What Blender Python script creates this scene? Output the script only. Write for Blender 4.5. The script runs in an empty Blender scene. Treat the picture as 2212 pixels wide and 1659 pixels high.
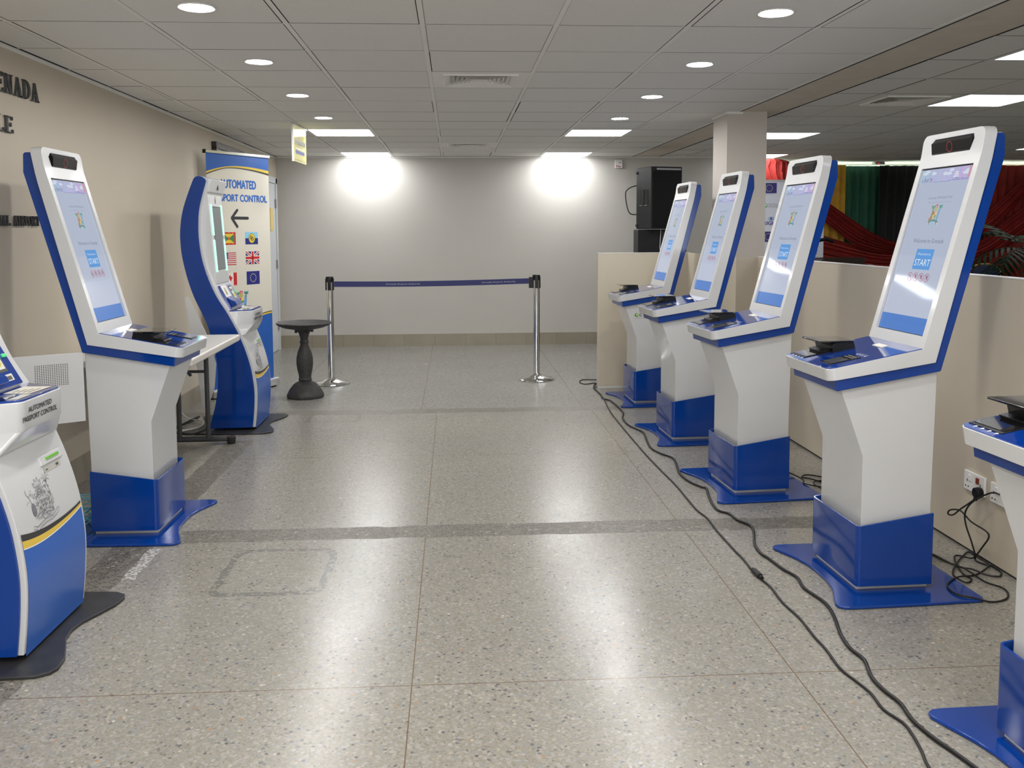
import bpy, bmesh, math, random
from mathutils import Vector, Matrix
PI = math.pi
R = math.radians
sc = bpy.context.scene
C = sc.collection
random.seed(7)

# ------------------------------------------------------------------ camera, world, exposure
H = 1.4383          # lens height
CZ = 2.356          # ceiling height
yaw, pit, rol = 0.0585, -0.0848, -0.0049
F = Vector((math.sin(yaw)*math.cos(pit), math.cos(yaw)*math.cos(pit), math.sin(pit)))
Rt = Vector((math.cos(yaw), -math.sin(yaw), 0)); Up = Rt.cross(F)
r_ = math.cos(rol)*Rt + math.sin(rol)*Up
u_ = -math.sin(rol)*Rt + math.cos(rol)*Up
cd = bpy.data.cameras.new('camera'); cam = bpy.data.objects.new('camera', cd); C.objects.link(cam)
cam.matrix_world = Matrix(((r_.x, u_.x, -F.x, 0), (r_.y, u_.y, -F.y, 0), (r_.z, u_.z, -F.z, H), (0, 0, 0, 1)))
cd.sensor_width = 36; cd.lens = 1960.07/2212*36
cd.shift_x = (1106-1096.03)/2212; cd.shift_y = (665.15-829.5)/2212
cd.clip_start = 0.05; cd.clip_end = 100
sc.camera = cam
w = bpy.data.worlds.new('world'); sc.world = w; w.use_nodes = True
w.node_tree.nodes['Background'].inputs[0].default_value = (0.9, 0.95, 1, 1)
w.node_tree.nodes['Background'].inputs[1].default_value = 0.0
sc.view_settings.view_transform = 'Standard'; sc.view_settings.look = 'None'
sc.view_settings.gamma = 1; sc.view_settings.use_curve_mapping = False
sc.view_settings.exposure = 0.40
sc.cycles.use_denoising = True
sc.cycles.max_bounces = 8; sc.cycles.diffuse_bounces = 5; sc.cycles.glossy_bounces = 4
sc.cycles.sample_clamp_indirect = 6
L_DOWN = 200.0       # downlight radiance
L_PAN = 15.0         # panel radiance, hall
L_FAR = 11.0          # panel radiance, side room
L_FILL = 4.8          # glowing windows added behind the lens as fill
L_BACK = 20.0        # unseen fill panels added behind the lens

# ------------------------------------------------------------------ materials
def mat(name, col, rough=0.5, metal=0.0, spec=0.5, coat=0.0, emit=None, es=0.0, noise=None):
    m = bpy.data.materials.new(name); m.use_nodes = True
    b = m.node_tree.nodes['Principled BSDF']
    b.inputs['Base Color'].default_value = (*col, 1)
    b.inputs['Roughness'].default_value = rough
    b.inputs['Metallic'].default_value = metal
    b.inputs['Specular IOR Level'].default_value = spec
    b.inputs['Coat Weight'].default_value = coat
    b.inputs['Coat Roughness'].default_value = 0.08
    if emit:
        b.inputs['Emission Color'].default_value = (*emit, 1); b.inputs['Emission Strength'].default_value = es
    if noise:
        sca, amt, bump = noise
        nt = m.node_tree
        g = nt.nodes.new('ShaderNodeNewGeometry'); n = nt.nodes.new('ShaderNodeTexNoise')
        n.inputs['Scale'].default_value = sca; n.inputs['Detail'].default_value = 4
        nt.links.new(g.outputs['Position'], n.inputs['Vector'])
        r = nt.nodes.new('ShaderNodeValToRGB')
        r.color_ramp.elements[0].position = 0.3; r.color_ramp.elements[1].position = 0.7
        r.color_ramp.elements[0].color = (*[c*(1-amt) for c in col], 1)
        r.color_ramp.elements[1].color = (*[min(1, c*(1+amt)) for c in col], 1)
        nt.links.new(n.outputs['Fac'], r.inputs[0]); nt.links.new(r.outputs[0], b.inputs['Base Color'])
        if bump:
            bm_ = nt.nodes.new('ShaderNodeBump'); bm_.inputs['Strength'].default_value = bump
            bm_.inputs['Distance'].default_value = 0.002
            nt.links.new(n.outputs['Fac'], bm_.inputs['Height']); nt.links.new(bm_.outputs[0], b.inputs['Normal'])
    return m

M = {}
M['white'] = mat('kiosk_white_enamel', (0.555, 0.562, 0.575), 0.22, coat=0.5, noise=(2.5, 0.02, 0))
M['blue'] = mat('kiosk_blue_enamel', (0.0018, 0.039, 0.245), 0.12, spec=0.4, coat=0.2, noise=(3, 0.05, 0))
M['desk'] = mat('desk_blue_acrylic', (0.002, 0.036, 0.25), 0.06, coat=1.0, noise=(3, 0.03, 0))
M['scr_bezel'] = mat('screen_black_edge', (0.01, 0.01, 0.012), 0.25)
M['blk'] = mat('black_plastic', (0.006, 0.006, 0.0065), 0.22, spec=0.35, noise=(20, 0.2, 0))
M['cam_face'] = mat('camera_window_face', (0.008, 0.008, 0.008), 0.25, spec=0.12)
M['blk_gl'] = mat('black_glass', (0.006, 0.006, 0.007), 0.04, coat=1)
M['matblk'] = mat('matt_black_steel', (0.022, 0.022, 0.024), 0.42, noise=(15, 0.25, 0.1))
M['glass'] = mat('scanner_glass', (0.10, 0.105, 0.11), 0.05, coat=1)
M['grey'] = mat('grey_plastic', (0.25, 0.25, 0.25), 0.4)
M['lgrey'] = mat('light_grey_plastic', (0.55, 0.55, 0.54), 0.4)
M['red'] = mat('red_ring', (0.36, 0.02, 0.02), 0.35)
M['chrome'] = mat('polished_steel', (0.78, 0.78, 0.78), 0.08, metal=1)
M['alu'] = mat('brushed_aluminium', (0.6, 0.6, 0.6), 0.3, metal=0.8)
M['wallL'] = mat('beige_wall_paint', (0.53, 0.47, 0.375), 0.55, noise=(1.3, 0.03, 0.05))
M['wallB'] = mat('grey_wall_paint', (0.52, 0.495, 0.455), 0.6, noise=(1.3, 0.03, 0.05))
M['wallR'] = mat('pale_green_wall_paint', (0.52, 0.56, 0.47), 0.6, noise=(1.3, 0.03, 0))
M['skirtT'] = mat('beige_skirting_tile', (0.30, 0.265, 0.20), 0.35, noise=(4, 0.08, 0))
M['part'] = mat('cream_laminate', (0.545, 0.485, 0.385), 0.28, noise=(1.1, 0.025, 0))
M['pillar'] = mat('pillar_paint', (0.53, 0.485, 0.44), 0.6, noise=(1.3, 0.02, 0))
M['beam'] = mat('beam_plaster', (0.60, 0.54, 0.46), 0.7, noise=(9, 0.05, 0.2))
M['tile'] = mat('ceiling_tile', (0.71, 0.70, 0.675), 0.8, noise=(90, 0.03, 0.15))
M['tbar'] = mat('ceiling_grid_metal', (0.76, 0.75, 0.715), 0.55, noise=(5, 0.02, 0))
M['gap'] = mat('dark_gap', (0.02, 0.02, 0.02), 0.9)
M['diffuser'] = mat('panel_diffuser', (0.9, 0.9, 0.9), 0.5, emit=(0.96, 0.98, 1.0), es=L_PAN)
M['diffuserF'] = mat('panel_diffuser_side_room', (0.9, 0.9, 0.9), 0.5, emit=(0.97, 0.98, 1.0), es=L_FAR)
M['diffuserK'] = mat('panel_diffuser_fill', (0.9, 0.9, 0.9), 0.5, emit=(1.0, 0.985, 0.96), es=L_BACK)
M['lamp'] = mat('downlight_lens', (0.9, 0.9, 0.9), 0.5, emit=(1.0, 0.985, 0.96), es=L_DOWN)
M['led'] = mat('green_led_strip', (0.3, 0.8, 0.6), 0.4, emit=(0.40, 1.0, 0.72), es=0.95)
M['cable'] = mat('black_cable', (0.009, 0.009, 0.009), 0.45, spec=0.3)
M['cableB'] = mat('light_blue_cable', (0.10, 0.42, 0.55), 0.4)
M['cableW'] = mat('white_cable', (0.65, 0.65, 0.63), 0.4)
M['iron'] = mat('dark_cast_stone', (0.034, 0.032, 0.031), 0.6, noise=(25, 0.35, 0.5))
M['table'] = mat('table_top_plastic', (0.60, 0.58, 0.545), 0.35, noise=(3, 0.02, 0))
M['tleg'] = mat('grey_steel_tube', (0.07, 0.072, 0.078), 0.4, metal=0.3)
M['wood'] = mat('dark_wood_frame', (0.035, 0.028, 0.025), 0.4, noise=(12, 0.3, 0))
M['paper'] = mat('paper_white', (0.7, 0.69, 0.66), 0.6)
M['door'] = mat('door_white_paint', (0.62, 0.64, 0.66), 0.45, noise=(2, 0.02, 0))
M['cred'] = mat('red_curtain', (0.21, 0.008, 0.004), 0.75, noise=(8, 0.2, 0))
M['cred2'] = mat('bright_red_cloth', (0.26, 0.012, 0.007), 0.75, noise=(8, 0.2, 0))
M['cyel'] = mat('yellow_curtain', (0.55, 0.30, 0.03), 0.75, noise=(8, 0.15, 0))
M['cgrn'] = mat('green_curtain', (0.012, 0.085, 0.05), 0.75, noise=(8, 0.15, 0))
M['cblk'] = mat('black_curtain', (0.006, 0.006, 0.006), 0.8, noise=(8, 0.15, 0))
M['leaf'] = mat('palm_leaf', (0.008, 0.026, 0.008), 0.7, spec=0.15, noise=(10, 0.3, 0))
M['terracotta'] = mat('plant_pot', (0.05, 0.04, 0.035), 0.6)
M['navy'] = mat('navy_upholstery', (0.010, 0.018, 0.06), 0.8, noise=(60, 0.2, 0.3))
M['gold'] = mat('gold_tube', (0.42, 0.33, 0.14), 0.35, metal=0.6)
M['mahog'] = mat('dark_mahogany', (0.02, 0.006, 0.005), 0.3, noise=(6, 0.3, 0))
M['grille'] = mat('speaker_grille', (0.005, 0.005, 0.006), 0.6, spec=0.15, noise=(300, 0.6, 0.6))
M['spk'] = mat('speaker_cabinet', (0.007, 0.007, 0.009), 0.5, spec=0.25, noise=(60, 0.3, 0.4))
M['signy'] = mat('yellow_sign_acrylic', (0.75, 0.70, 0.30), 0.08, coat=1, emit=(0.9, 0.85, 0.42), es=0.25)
M['plug'] = mat('socket_white', (0.75, 0.74, 0.72), 0.3)
M['ground'] = mat('rubber_black', (0.01, 0.01, 0.01), 0.7)
_fl = {}
def flat(rgb, rough=0.45, emit=0):
    """printed / lit flat colour given as sRGB 0-255"""
    key = (rgb, rough, emit)
    if key not in _fl:
        lin = tuple(((c/255)/12.92 if c/255 <= 0.04045 else ((c/255+0.055)/1.055)**2.4) for c in rgb)
        if emit:
            m = mat('screen_colour', (0.01, 0.01, 0.01), 0.05, spec=0.09, emit=lin, es=emit)
        else:
            m = mat('print_colour', lin, rough)
        _fl[key] = m
    return _fl[key]

# ------------------------------------------------------------------ mesh builder
class MB:
    def __init__(s): s.v = []; s.f = []; s.m = []; s.mats = []
    def mi(s, m):
        if m not in s.mats: s.mats.append(m)
        return s.mats.index(m)
    def add(s, vs, fs, m):
        k = len(s.v); s.v += [tuple(p) for p in vs]; i = s.mi(m)
        for f in fs: s.f.append([k+a for a in f]); s.m.append(i)
        return s
    def box(s, c, d, m, rz=0, rot=None):
        x, y, z = [a/2 for a in d]
        vs = [Vector((a, b, e)) for a in (-x, x) for b in (-y, y) for e in (-z, z)]
        if rot is not None: vs = [rot @ p for p in vs]
        elif rz: vs = [Matrix.Rotation(rz, 3, 'Z') @ p for p in vs]
        vs = [p+Vector(c) for p in vs]
        return s.add(vs, [(0, 1, 3, 2), (4, 6, 7, 5), (0, 4, 5, 1), (2, 3, 7, 6), (0, 2, 6, 4), (1, 5, 7, 3)], m)
    def span(s, x0, x1, y0, y1, z0, z1, m):
        return s.box(((x0+x1)/2, (y0+y1)/2, (z0+z1)/2), (x1-x0, y1-y0, z1-z0), m)
    def prism(s, pts, a, b, m, ax='y'):
        """polygon in the two other axes extruded along ax from a to b; pts (x,z) for y, (x,y) for z, (y,z) for x"""
        def P(p, t):
            return (p[0], t, p[1]) if ax == 'y' else ((p[0], p[1], t) if ax == 'z' else (t, p[0], p[1]))
        n = len(pts)
        vs = [P(p, a) for p in pts]+[P(p, b) for p in pts]
        fs = [tuple(range(n)), tuple(range(2*n-1, n-1, -1))]+[(i, (i+1) % n, n+(i+1) % n, n+i) for i in range(n)]
        return s.add(vs, fs, m)
    def loft(s, rows, m, closed=True, caps=True):
        n = len(rows[0]); vs = [p for r in rows for p in r]; fs = []
        for i in range(len(rows)-1):
            for j in range(n if closed else n-1):
                k = (j+1) % n
                fs.append((i*n+j, i*n+k, (i+1)*n+k, (i+1)*n+j))
        if caps and closed:
            fs.append(tuple(range(n))); fs.append(tuple(range(len(vs)-1, len(vs)-n-1, -1)))
        return s.add(vs, fs, m)
    def tube(s, path, r, m, seg=8, closed=False):
        path = [Vector(p) for p in path]; n = len(path); rows = []
        prev = None
        for i, p in enumerate(path):
            a = path[(i-1) % n] if (i > 0 or closed) else p
            b = path[(i+1) % n] if (i < n-1 or closed) else p
            t = (b-a).normalized()
            if prev is None:
                q = t.cross(Vector((0, 0, 1)))
                if q.length < 1e-3: q = t.cross(Vector((0, 1, 0)))
            else: q = prev - t*prev.dot(t)
            q.normalize(); prev = q; o = t.cross(q)
            rows.append([p+q*math.cos(2*PI*j/seg)*r+o*math.sin(2*PI*j/seg)*r for j in range(seg)])
        if closed: rows.append(rows[0])
        return s.loft(rows, m, caps=not closed)
    def lathe(s, prof, c, m, seg=32):
        rows = [[(c[0]+r*math.cos(2*PI*j/seg), c[1]+r*math.sin(2*PI*j/seg), c[2]+z) for j in range(seg)] for r, z in prof]
        return s.loft(rows, m)
    def poly(s, pts, m): return s.add(pts, [tuple(range(len(pts)))], m)
    def build(s, name, parent=None, bevel=0, seg=2, smooth=30, recalc=True, loc=None):
        me = bpy.data.meshes.new(name); me.from_pydata(s.v, [], s.f); me.validate()
        for m in s.mats: me.materials.append(m)
        for i, p in enumerate(me.polygons): p.material_index = s.m[i] if len(me.polygons) == len(s.m) else 0
        if recalc:
            bm = bmesh.new(); bm.from_mesh(me); bmesh.ops.recalc_face_normals(bm, faces=bm.faces)
            bm.to_mesh(me); bm.free()
        if smooth:
            for p in me.polygons: p.use_smooth = True
            me.set_sharp_from_angle(angle=R(smooth))
        o = bpy.data.objects.new(name, me); C.objects.link(o)
        if parent is not None: o.parent = parent
        if loc: o.location = loc
        if bevel:
            b = o.modifiers.new('bevel', 'BEVEL'); b.width = bevel; b.segments = seg
            b.limit_method = 'ANGLE'; b.angle_limit = R(35); b.harden_normals = True
        return o

def thing(name, label, cat, loc=(0, 0, 0), rz=0, group=None):
    o = bpy.data.objects.new(name, None); C.objects.link(o); o.empty_display_size = 0.1
    o.location = loc; o.rotation_euler = (0, 0, rz); return tag(o, label, cat, group)
def tag(o, label, cat, group=None):
    o['label'] = label; o['category'] = cat
    if group: o['group'] = group
    return o
def struct(o): o['kind'] = 'structure'; return o
def copy_tree(o, parent=None):
    c = o.copy(); C.objects.link(c)
    if parent is not None: c.parent = parent
    for ch in list(o.children): copy_tree(ch, c)
    return c
def boolean_cut(o, cutters, ops):
    """join to or carve out of o and keep the result as plain mesh"""
    for cu, op in zip(cutters, ops):
        b = o.modifiers.new('cut', 'BOOLEAN'); b.object = cu; b.operation = op; b.solver = 'EXACT'
    bpy.context.view_layer.update()
    dg = bpy.context.evaluated_depsgraph_get()
    me = bpy.data.meshes.new_from_object(o.evaluated_get(dg))
    o.modifiers.clear(); o.data = me
    for p in me.polygons: p.use_smooth = True
    me.set_sharp_from_angle(angle=R(30))
    for cu in cutters: bpy.data.objects.remove(cu)

def smooth_path(pts, n=4):
    out = []
    for i in range(len(pts)-1):
        p0, p1, p2, p3 = pts[max(i-1, 0)], pts[i], pts[i+1], pts[min(i+2, len(pts)-1)]
        for k_ in range(n):
            t_ = k_/n
            out.append(tuple(.5*(2*p1[j]+(-p0[j]+p2[j])*t_+(2*p0[j]-5*p1[j]+4*p2[j]-p3[j])*t_*t_+(-p0[j]+3*p1[j]-3*p2[j]+p3[j])*t_**3) for j in range(3)))
    out.append(tuple(pts[-1])); return out
# ---- lettering
_tx = {}
def text2d(s):
    if s in _tx: return _tx[s]
    cu = bpy.data.curves.new('t', 'FONT'); cu.body = s; cu.size = 1; cu.resolution_u = 3
    ob = bpy.data.objects.new('t', cu); C.objects.link(ob); bpy.context.view_layer.update()
    me = bpy.data.meshes.new_from_object(ob.evaluated_get(bpy.context.evaluated_depsgraph_get()))
    vs = [(v.co.x, v.co.y) for v in me.vertices]; fs = [tuple(p.vertices) for p in me.polygons]
    bpy.data.objects.remove(ob); bpy.data.curves.remove(cu); bpy.data.meshes.remove(me)
    x0 = min(v[0] for v in vs); x1 = max(v[0] for v in vs)
    vs = [((x-x0)/(x1-x0), y/0.7) for x, y in vs]      # width 1, cap height about 1
    _tx[s] = (vs, fs); return _tx[s]
class Decal(MB):
    """flat artwork in (u,v) mapped onto a surface by fn(u,v,lift)"""
    def __init__(s, fn): super().__init__(); s.fn = fn
    def P(s, pts, m, lay=1):
        s.add([s.fn(u, v, lay*0.0006) for u, v in pts], [tuple(range(len(pts)))], m); return s
    def rect(s, u0, v0, u1, v1, m, lay=1, nu=1, nv=1):
        for i in range(nu):
            for j in range(nv):
                a = u0+(u1-u0)*i/nu; b = u0+(u1-u0)*(i+1)/nu; c = v0+(v1-v0)*j/nv; d = v0+(v1-v0)*(j+1)/nv
                s.P([(a, c), (b, c), (b, d), (a, d)], m, lay)
        return s
    def disc(s, u, v, ru, rv, m, lay=1, n=20):
        return s.P([(u+ru*math.cos(2*PI*k/n), v+rv*math.sin(2*PI*k/n)) for k in range(n)], m, lay)
    def ring(s, u, v, ru, rv, t, m, lay=1, n=24, k=1.0):
        for i in range(n):
            a, b = 2*PI*i/n, 2*PI*(i+1)/n
            s.P([(u+ru*math.cos(a), v+rv*math.sin(a)), (u+ru*math.cos(b), v+rv*math.sin(b)),
                 (u+(ru-t)*math.cos(b), v+(rv-t*k)*math.sin(b)), (u+(ru-t)*math.cos(a), v+(rv-t*k)*math.sin(a))], m, lay)
        return s
    def text(s, t, u0, v0, wd, ht, m, lay=2, bold=0.0):
        vs, fs = text2d(t)
        offs = [(0, 0)] if not bold else [(-bold, 0), (bold, 0), (0, bold*0.7), (0, -bold*0.7)]
        for k, (du, dv) in enumerate(offs):
            s.add([s.fn(u0+x*wd+du, v0+y*ht+dv, (lay+0.12*k)*0.0006) for x, y in vs], fs, m)
        return s
    def line(s, pts, t, m, lay=2):
        for (a, b), (c, d) in zip(pts, pts[1:]):
            L = math.hypot(c-a, d-b) or 1; nx, ny = -(d-b)/L*t/2, (c-a)/L*t/2
            s.P([(a+nx, b+ny), (c+nx, d+ny), (c-nx, d-ny), (a-nx, b-ny)], m, lay)
        return s
    def star(s, u, v, r, m, lay=3, k=1.0):
        return s.P([(u+(r if i % 2 == 0 else r*0.42)*math.cos(PI/2+i*PI/5), v+k*(r if i % 2 == 0 else r*0.42)*math.sin(PI/2+i*PI/5)) for i in range(10)], m, lay)
def crest(D, u, v, wd, ht, E=0, lay=2):
    """coat of arms in colour: plants, armadillo, shield, dove, helmet, mound and scroll"""
    c = lambda *rgb: flat(tuple(int(q*.62+195*.38) for q in rgb) if E else rgb, 0.45, E)
    T = lambda pts: [(u+x*wd, v+y*ht) for x, y in pts]
    D.P(T([(.05, .16), (.2, .26), (.5, .3), (.8, .26), (.95, .16), (.78, .12), (.5, .16), (.22, .12)]), c(60, 130, 120), lay)
    D.P(T([(.1, .2), (.08, .3), (.2, .42), (.22, .66), (.36, .74), (.42, .5), (.34, .3), (.24, .22)]), c(170, 110, 60), lay+1)
    D.P(T([(.66, .24), (.7, .5), (.74, .74), (.84, .78), (.88, .5), (.84, .26)]), c(110, 160, 215), lay+1)
    D.line(T([(.26, .6), (.24, .86)]), .05*wd, c(60, 130, 90), lay+1)
    for a, b in ((.08, .9), (.14, .78), (.4, .9), (.36, .8)): D.line(T([(.24, .85), (a, b)]), .05*wd, c(70, 150, 100), lay+1)
    D.line(T([(.84, .6), (.86, .9)]), .05*wd, c(60, 130, 120), lay+1)
    for a, b in ((.72, .92), (1.0, .92), (.98, .8), (.74, .82)): D.line(T([(.86, .88), (a, b)]), .05*wd, c(60, 150, 130), lay+1)
    D.P(T([(.36, .62), (.66, .62), (.66, .42), (.51, .26), (.36, .42)]), c(235, 210, 90), lay+2)
    D.P(T([(.36, .62), (.5, .62), (.5, .5), (.36, .5)]), c(200, 60, 60), lay+3)
    D.P(T([(.52, .48), (.66, .48), (.66, .42), (.52, .29)]), c(70, 150, 90), lay+3)
    D.P(T([(.42, .66), (.6, .66), (.64, .78), (.51, .84), (.38, .78)]), c(190, 180, 90), lay+2)
    D.P(T([(.42, .84), (.4, .94), (.5, 1.0), (.62, .94), (.6, .84)]), c(205, 70, 90), lay+2)
    D.P(T([(.46, .86), (.5, .95), (.56, .86)]), c(230, 225, 225), lay+3)
    D.P(T([(.3, .02), (.7, .02), (.74, .15), (.5, .2), (.26, .15)]), c(150, 200, 235), lay+2)
    for k in range(3):
        D.P(T([(.05+.09*k, .0+.03*k), (.1+.09*k, .0+.03*k), (.16+.09*k, .12+.02*k), (.1+.09*k, .13+.02*k)]), c(120, 90, 100) if k % 2 else c(225, 220, 220), lay+1)
        D.P(T([(.95-.09*k, .0+.03*k), (.9-.09*k, .0+.03*k), (.84-.09*k, .12+.02*k), (.9-.09*k, .13+.02*k)]), c(120, 90, 100) if k % 2 else c(225, 220, 220), lay+1)
def crest_lines(D, u, v, wd, ht, m, m2, lay=2, t=0.0011, dense=1):
    """line-drawn coat of arms"""
    rnd = random.Random(3)
    T = lambda pts: [(u+x*wd, v+y*ht) for x, y in pts]
    L = lambda pts, k=1: D.line(T(pts), t*k, m, lay)
    def arc(cx, cy, rx, ry, a, b, n=9): return [(cx+rx*math.cos(R(a+(b-a)*i/n)), cy+ry*math.sin(R(a+(b-a)*i/n))) for i in range(n+1)]
    L([(.34, .64), (.68, .64), (.68, .44), (.51, .28), (.34, .44), (.34, .64)], 1.6); L([(.51, .64), (.51, .28)]); L([(.34, .5), (.68, .5)])
    L(arc(.51, .56, .07, .05, 0, 360)); L(arc(.51, .44, .06, .04, 0, 360))
    for k in range(4): L(arc(.51, .72, .04+.03*k, .02+.02*k, 0, 360, 12))
    L([(.38, .82), (.36, .92), (.42, .88), (.46, .98), (.51, .9), (.57, .99), (.6, .88), (.66, .92), (.64, .82), (.38, .82)], 1.3)
    for k in range(5): L([(.4+.05*k, .8), (.39+.055*k, .88)])
    D.P(T(arc(.16, .42, .07, .14, 0, 360, 20)), m2, lay)
    for k in range(4): L(arc(.16, .42, .07, .14-.03*k, 200, 340), 1.2)
    L([(.14, .56), (.1, .7), (.04, .78), (.06, .86)], 1.8); L([(.1, .7), (.18, .76), (.2, .68)]); L([(.08, .62), (-.02, .6), (-.02, .54)])
    L([(.84, .3), (.86, .6), (.84, .8)], 1.8)
    for a, b in ((.7, .92), (.78, .99), (.92, 1.0), (1.0, .92), (.98, .82), (.7, .8)): L([(.84, .8), ((.84+a)/2, (.84+b)/2+.04), (a, b)], 1.3)
    L([(.72, .3), (.74, .5), (.8, .62), (.9, .5), (.9, .34), (.72, .3)], 1.3)
    L(arc(.5, .2, .36, .1, 10, 170), 1.5); L(arc(.5, .16, .3, .08, 10, 170))
    L(arc(.5, .17, .1, .05, 0, 360), 1.2)
    L([(.02, .12), (.14, .06), (.3, .1), (.5, .12), (.7, .1), (.86, .14), (.98, .2)], 1.5)
    L([(.04, .04), (.16, -.02), (.3, .02), (.5, .04), (.7, .03), (.86, .06), (1.0, .12)], 1.5)
    L([(.02, .12), (-.02, .06), (.04, .04)]); L([(.98, .2), (1.04, .17), (1.0, .12)])
    for k in range(16): x = .1+.05*k; L([(x, .03+.01*math.sin(k)), (x+.02, .09)])
    for k in range(int(90*dense)):
        x, y = rnd.uniform(.2, .86), rnd.uniform(.14, .78); a = rnd.uniform(0, 6.28); q = rnd.uniform(.03, .08)
        L([(x, y), (x+q*math.cos(a), y+q*.7*math.sin(a)), (x+q*math.cos(a+1), y+q*.7*math.sin(a+1))], 0.8)

# ------------------------------------------------------------------ floor material
def floor_material():
    m = bpy.data.materials.new('terrazzo_floor'); m.use_nodes = True; nt = m.node_tree
    bs = nt.nodes['Principled BSDF']
    def nd(t, **k):
        n = nt.nodes.new(t)
        for a, b in k.items(): setattr(n, a, b)
        return n
    def lk(a, b): nt.links.new(a, b)
    def ma(op, a, b=0.0, c=None):
        n = nd('ShaderNodeMath', operation=op)
        for i, x in enumerate([a, b] if c is None else [a, b, c]):
            if isinstance(x, (int, float)): n.inputs[i].default_value = x
            else: lk(x, n.inputs[i])
        return n.outputs[0]
    def mix(fac, a, b, bt='MIX'):
        n = nd('ShaderNodeMix', data_type='RGBA', blend_type=bt)
        for i, x in ((0, fac), (6, a), (7, b)):
            if isinstance(x, (int, float)): n.inputs[i].default_value = x
            elif isinstance(x, tuple): n.inputs[i].default_value = (*x, 1)
            else: lk(x, n.inputs[i])
        return n.outputs[2]
    g = nd('ShaderNodeNewGeometry'); sp = nd('ShaderNodeSeparateXYZ'); lk(g.outputs['Position'], sp.inputs[0])
    X, Y = sp.outputs[0], sp.outputs[1]
    def voro(s, feature='F1', warp=0.0, seed=0.0):
        mp = nd('ShaderNodeMapping'); mp.inputs['Scale'].default_value = (s, s*1.0, s)
        mp.inputs['Location'].default_value = (seed, seed*1.7, 0.37)
        lk(g.outputs['Position'], mp.inputs[0])
        v = nd('ShaderNodeTexVoronoi', voronoi_dimensions='2D', feature=feature)
        v.inputs['Scale'].default_value = 1; lk(mp.outputs[0], v.inputs['Vector']); return v
    def ramp(fac, stops, interp='CONSTANT'):
        r = nd('ShaderNodeValToRGB'); r.color_ramp.interpolation = interp
        e = r.color_ramp.elements
        e[0].position = stops[0][0]; e[0].color = (*stops[0][1], 1)
        e[1].position = stops[1][0]; e[1].color = (*stops[1][1], 1)
        for p, c in stops[2:]:
            x = e.new(p); x.color = (*c, 1)
        lk(fac, r.inputs[0]); return r.outputs[0]
    def noise(s, det=3):
        n = nd('ShaderNodeTexNoise'); n.inputs['Scale'].default_value = s; n.inputs['Detail'].default_value = det
        lk(g.outputs['Position'], n.inputs['Vector']); return n.outputs['Fac']
    def rnd(v, ch=0):
        s = nd('ShaderNodeSeparateColor'); lk(v.outputs['Color'], s.inputs[0]); return s.outputs[ch]
    fine = voro(175); med = voro(105, seed=3.3); big = voro(64, seed=9.1)
    B = (.248, .233, .202)
    sc3 = lambda k: tuple(x*k for x in B)
    cf = ramp(rnd(fine), [(0, sc3(.86)), (.2, sc3(.98)), (.45, sc3(1.05)), (.62, sc3(.94)), (.80, sc3(1.14)), (.95, sc3(.68))])
    cm = ramp(rnd(med), [(0, sc3(1.1)), (.25, (.29, .28, .26)), (.5, sc3(1.0)), (.72, (.235, .235, .228)), (.88, sc3(1.28)), (.965, (.13, .13, .13))])
    base = mix(ma('GREATER_THAN', rnd(med, 1), 0.60), cf, cm)
    cb = ramp(rnd(big), [(0, (.10, .10, .10)), (.26, (.15, .152, .152)), (.5, (.36, .34, .30)), (.72, (.20, .215, .20)), (.93, (.33, .19, .11)), (.965, (.46, .44, .41))])
    shp = ma('MULTIPLY', ma('GREATER_THAN', rnd(big, 1), 0.92), ma('LESS_THAN', big.outputs['Distance'], 0.34))
    base = mix(shp, base, cb)
    # broad tonal drift of the stone
    base = mix(1.0, base, ramp(noise(0.7), [(.3, (.94, .94, .95)), (.7, (1.05, 1.04, 1.02))], 'LINEAR'), 'MULTIPLY')
    # older greyer pour beyond the far joint
    base = mix(ma('MULTIPLY', ma('GREATER_THAN', Y, 7.31), 0.8), base, mix(1.0, base, (.92, .955, 1.0), 'MULTIPLY'))
    wob = ma('MULTIPLY', ma('SUBTRACT', noise(7, 5), 0.5), 0.05)
    Xw = ma('ADD', X, wob); Yw = ma('ADD', Y, wob)
    def band(V, a, b): return ma('MULTIPLY', ma('GREATER_THAN', V, a), ma('LESS_THAN', V, b))
    # dark infill strips
    s1 = band(Yw, 4.185, 4.36); s2 = band(Yw, 7.125, 7.305)
    s3 = ma('MULTIPLY', band(Xw, -1.575, -1.395), ma('LESS_THAN', Y, 6.28))
    s12 = ma('MULTIPLY', s1, ma('GREATER_THAN', X, -1.575))
    infill = ma('MAXIMUM', ma('MAXIMUM', s12, ma('MULTIPLY', s2, 0.75)), s3)
    dv = voro(70, 'DISTANCE_TO_EDGE', seed=5.0); dc = voro(70, seed=5.0)
    dcol = mix(ma('LESS_THAN', dv.outputs['Distance'], 0.09), ramp(rnd(dc), [(0, (.085, .08, .07)), (.35, (.12, .113, .095)), (.6, (.16, .15, .128)), (.9, (.06, .06, .06)), (.97, (.30, .28, .25))]), (.20, .183, .152))
    base = mix(infill, base, dcol)
    # white cement smear beside the left strip
    sm = ma('MULTIPLY', ma('MULTIPLY', band(Xw, -1.40, -1.345), band(Y, 3.75, 4.12)), ma('GREATER_THAN', noise(60), 0.5))
    base = mix(ma('MULTIPLY', sm, 0.7), base, (.6, .6, .58))
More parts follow.
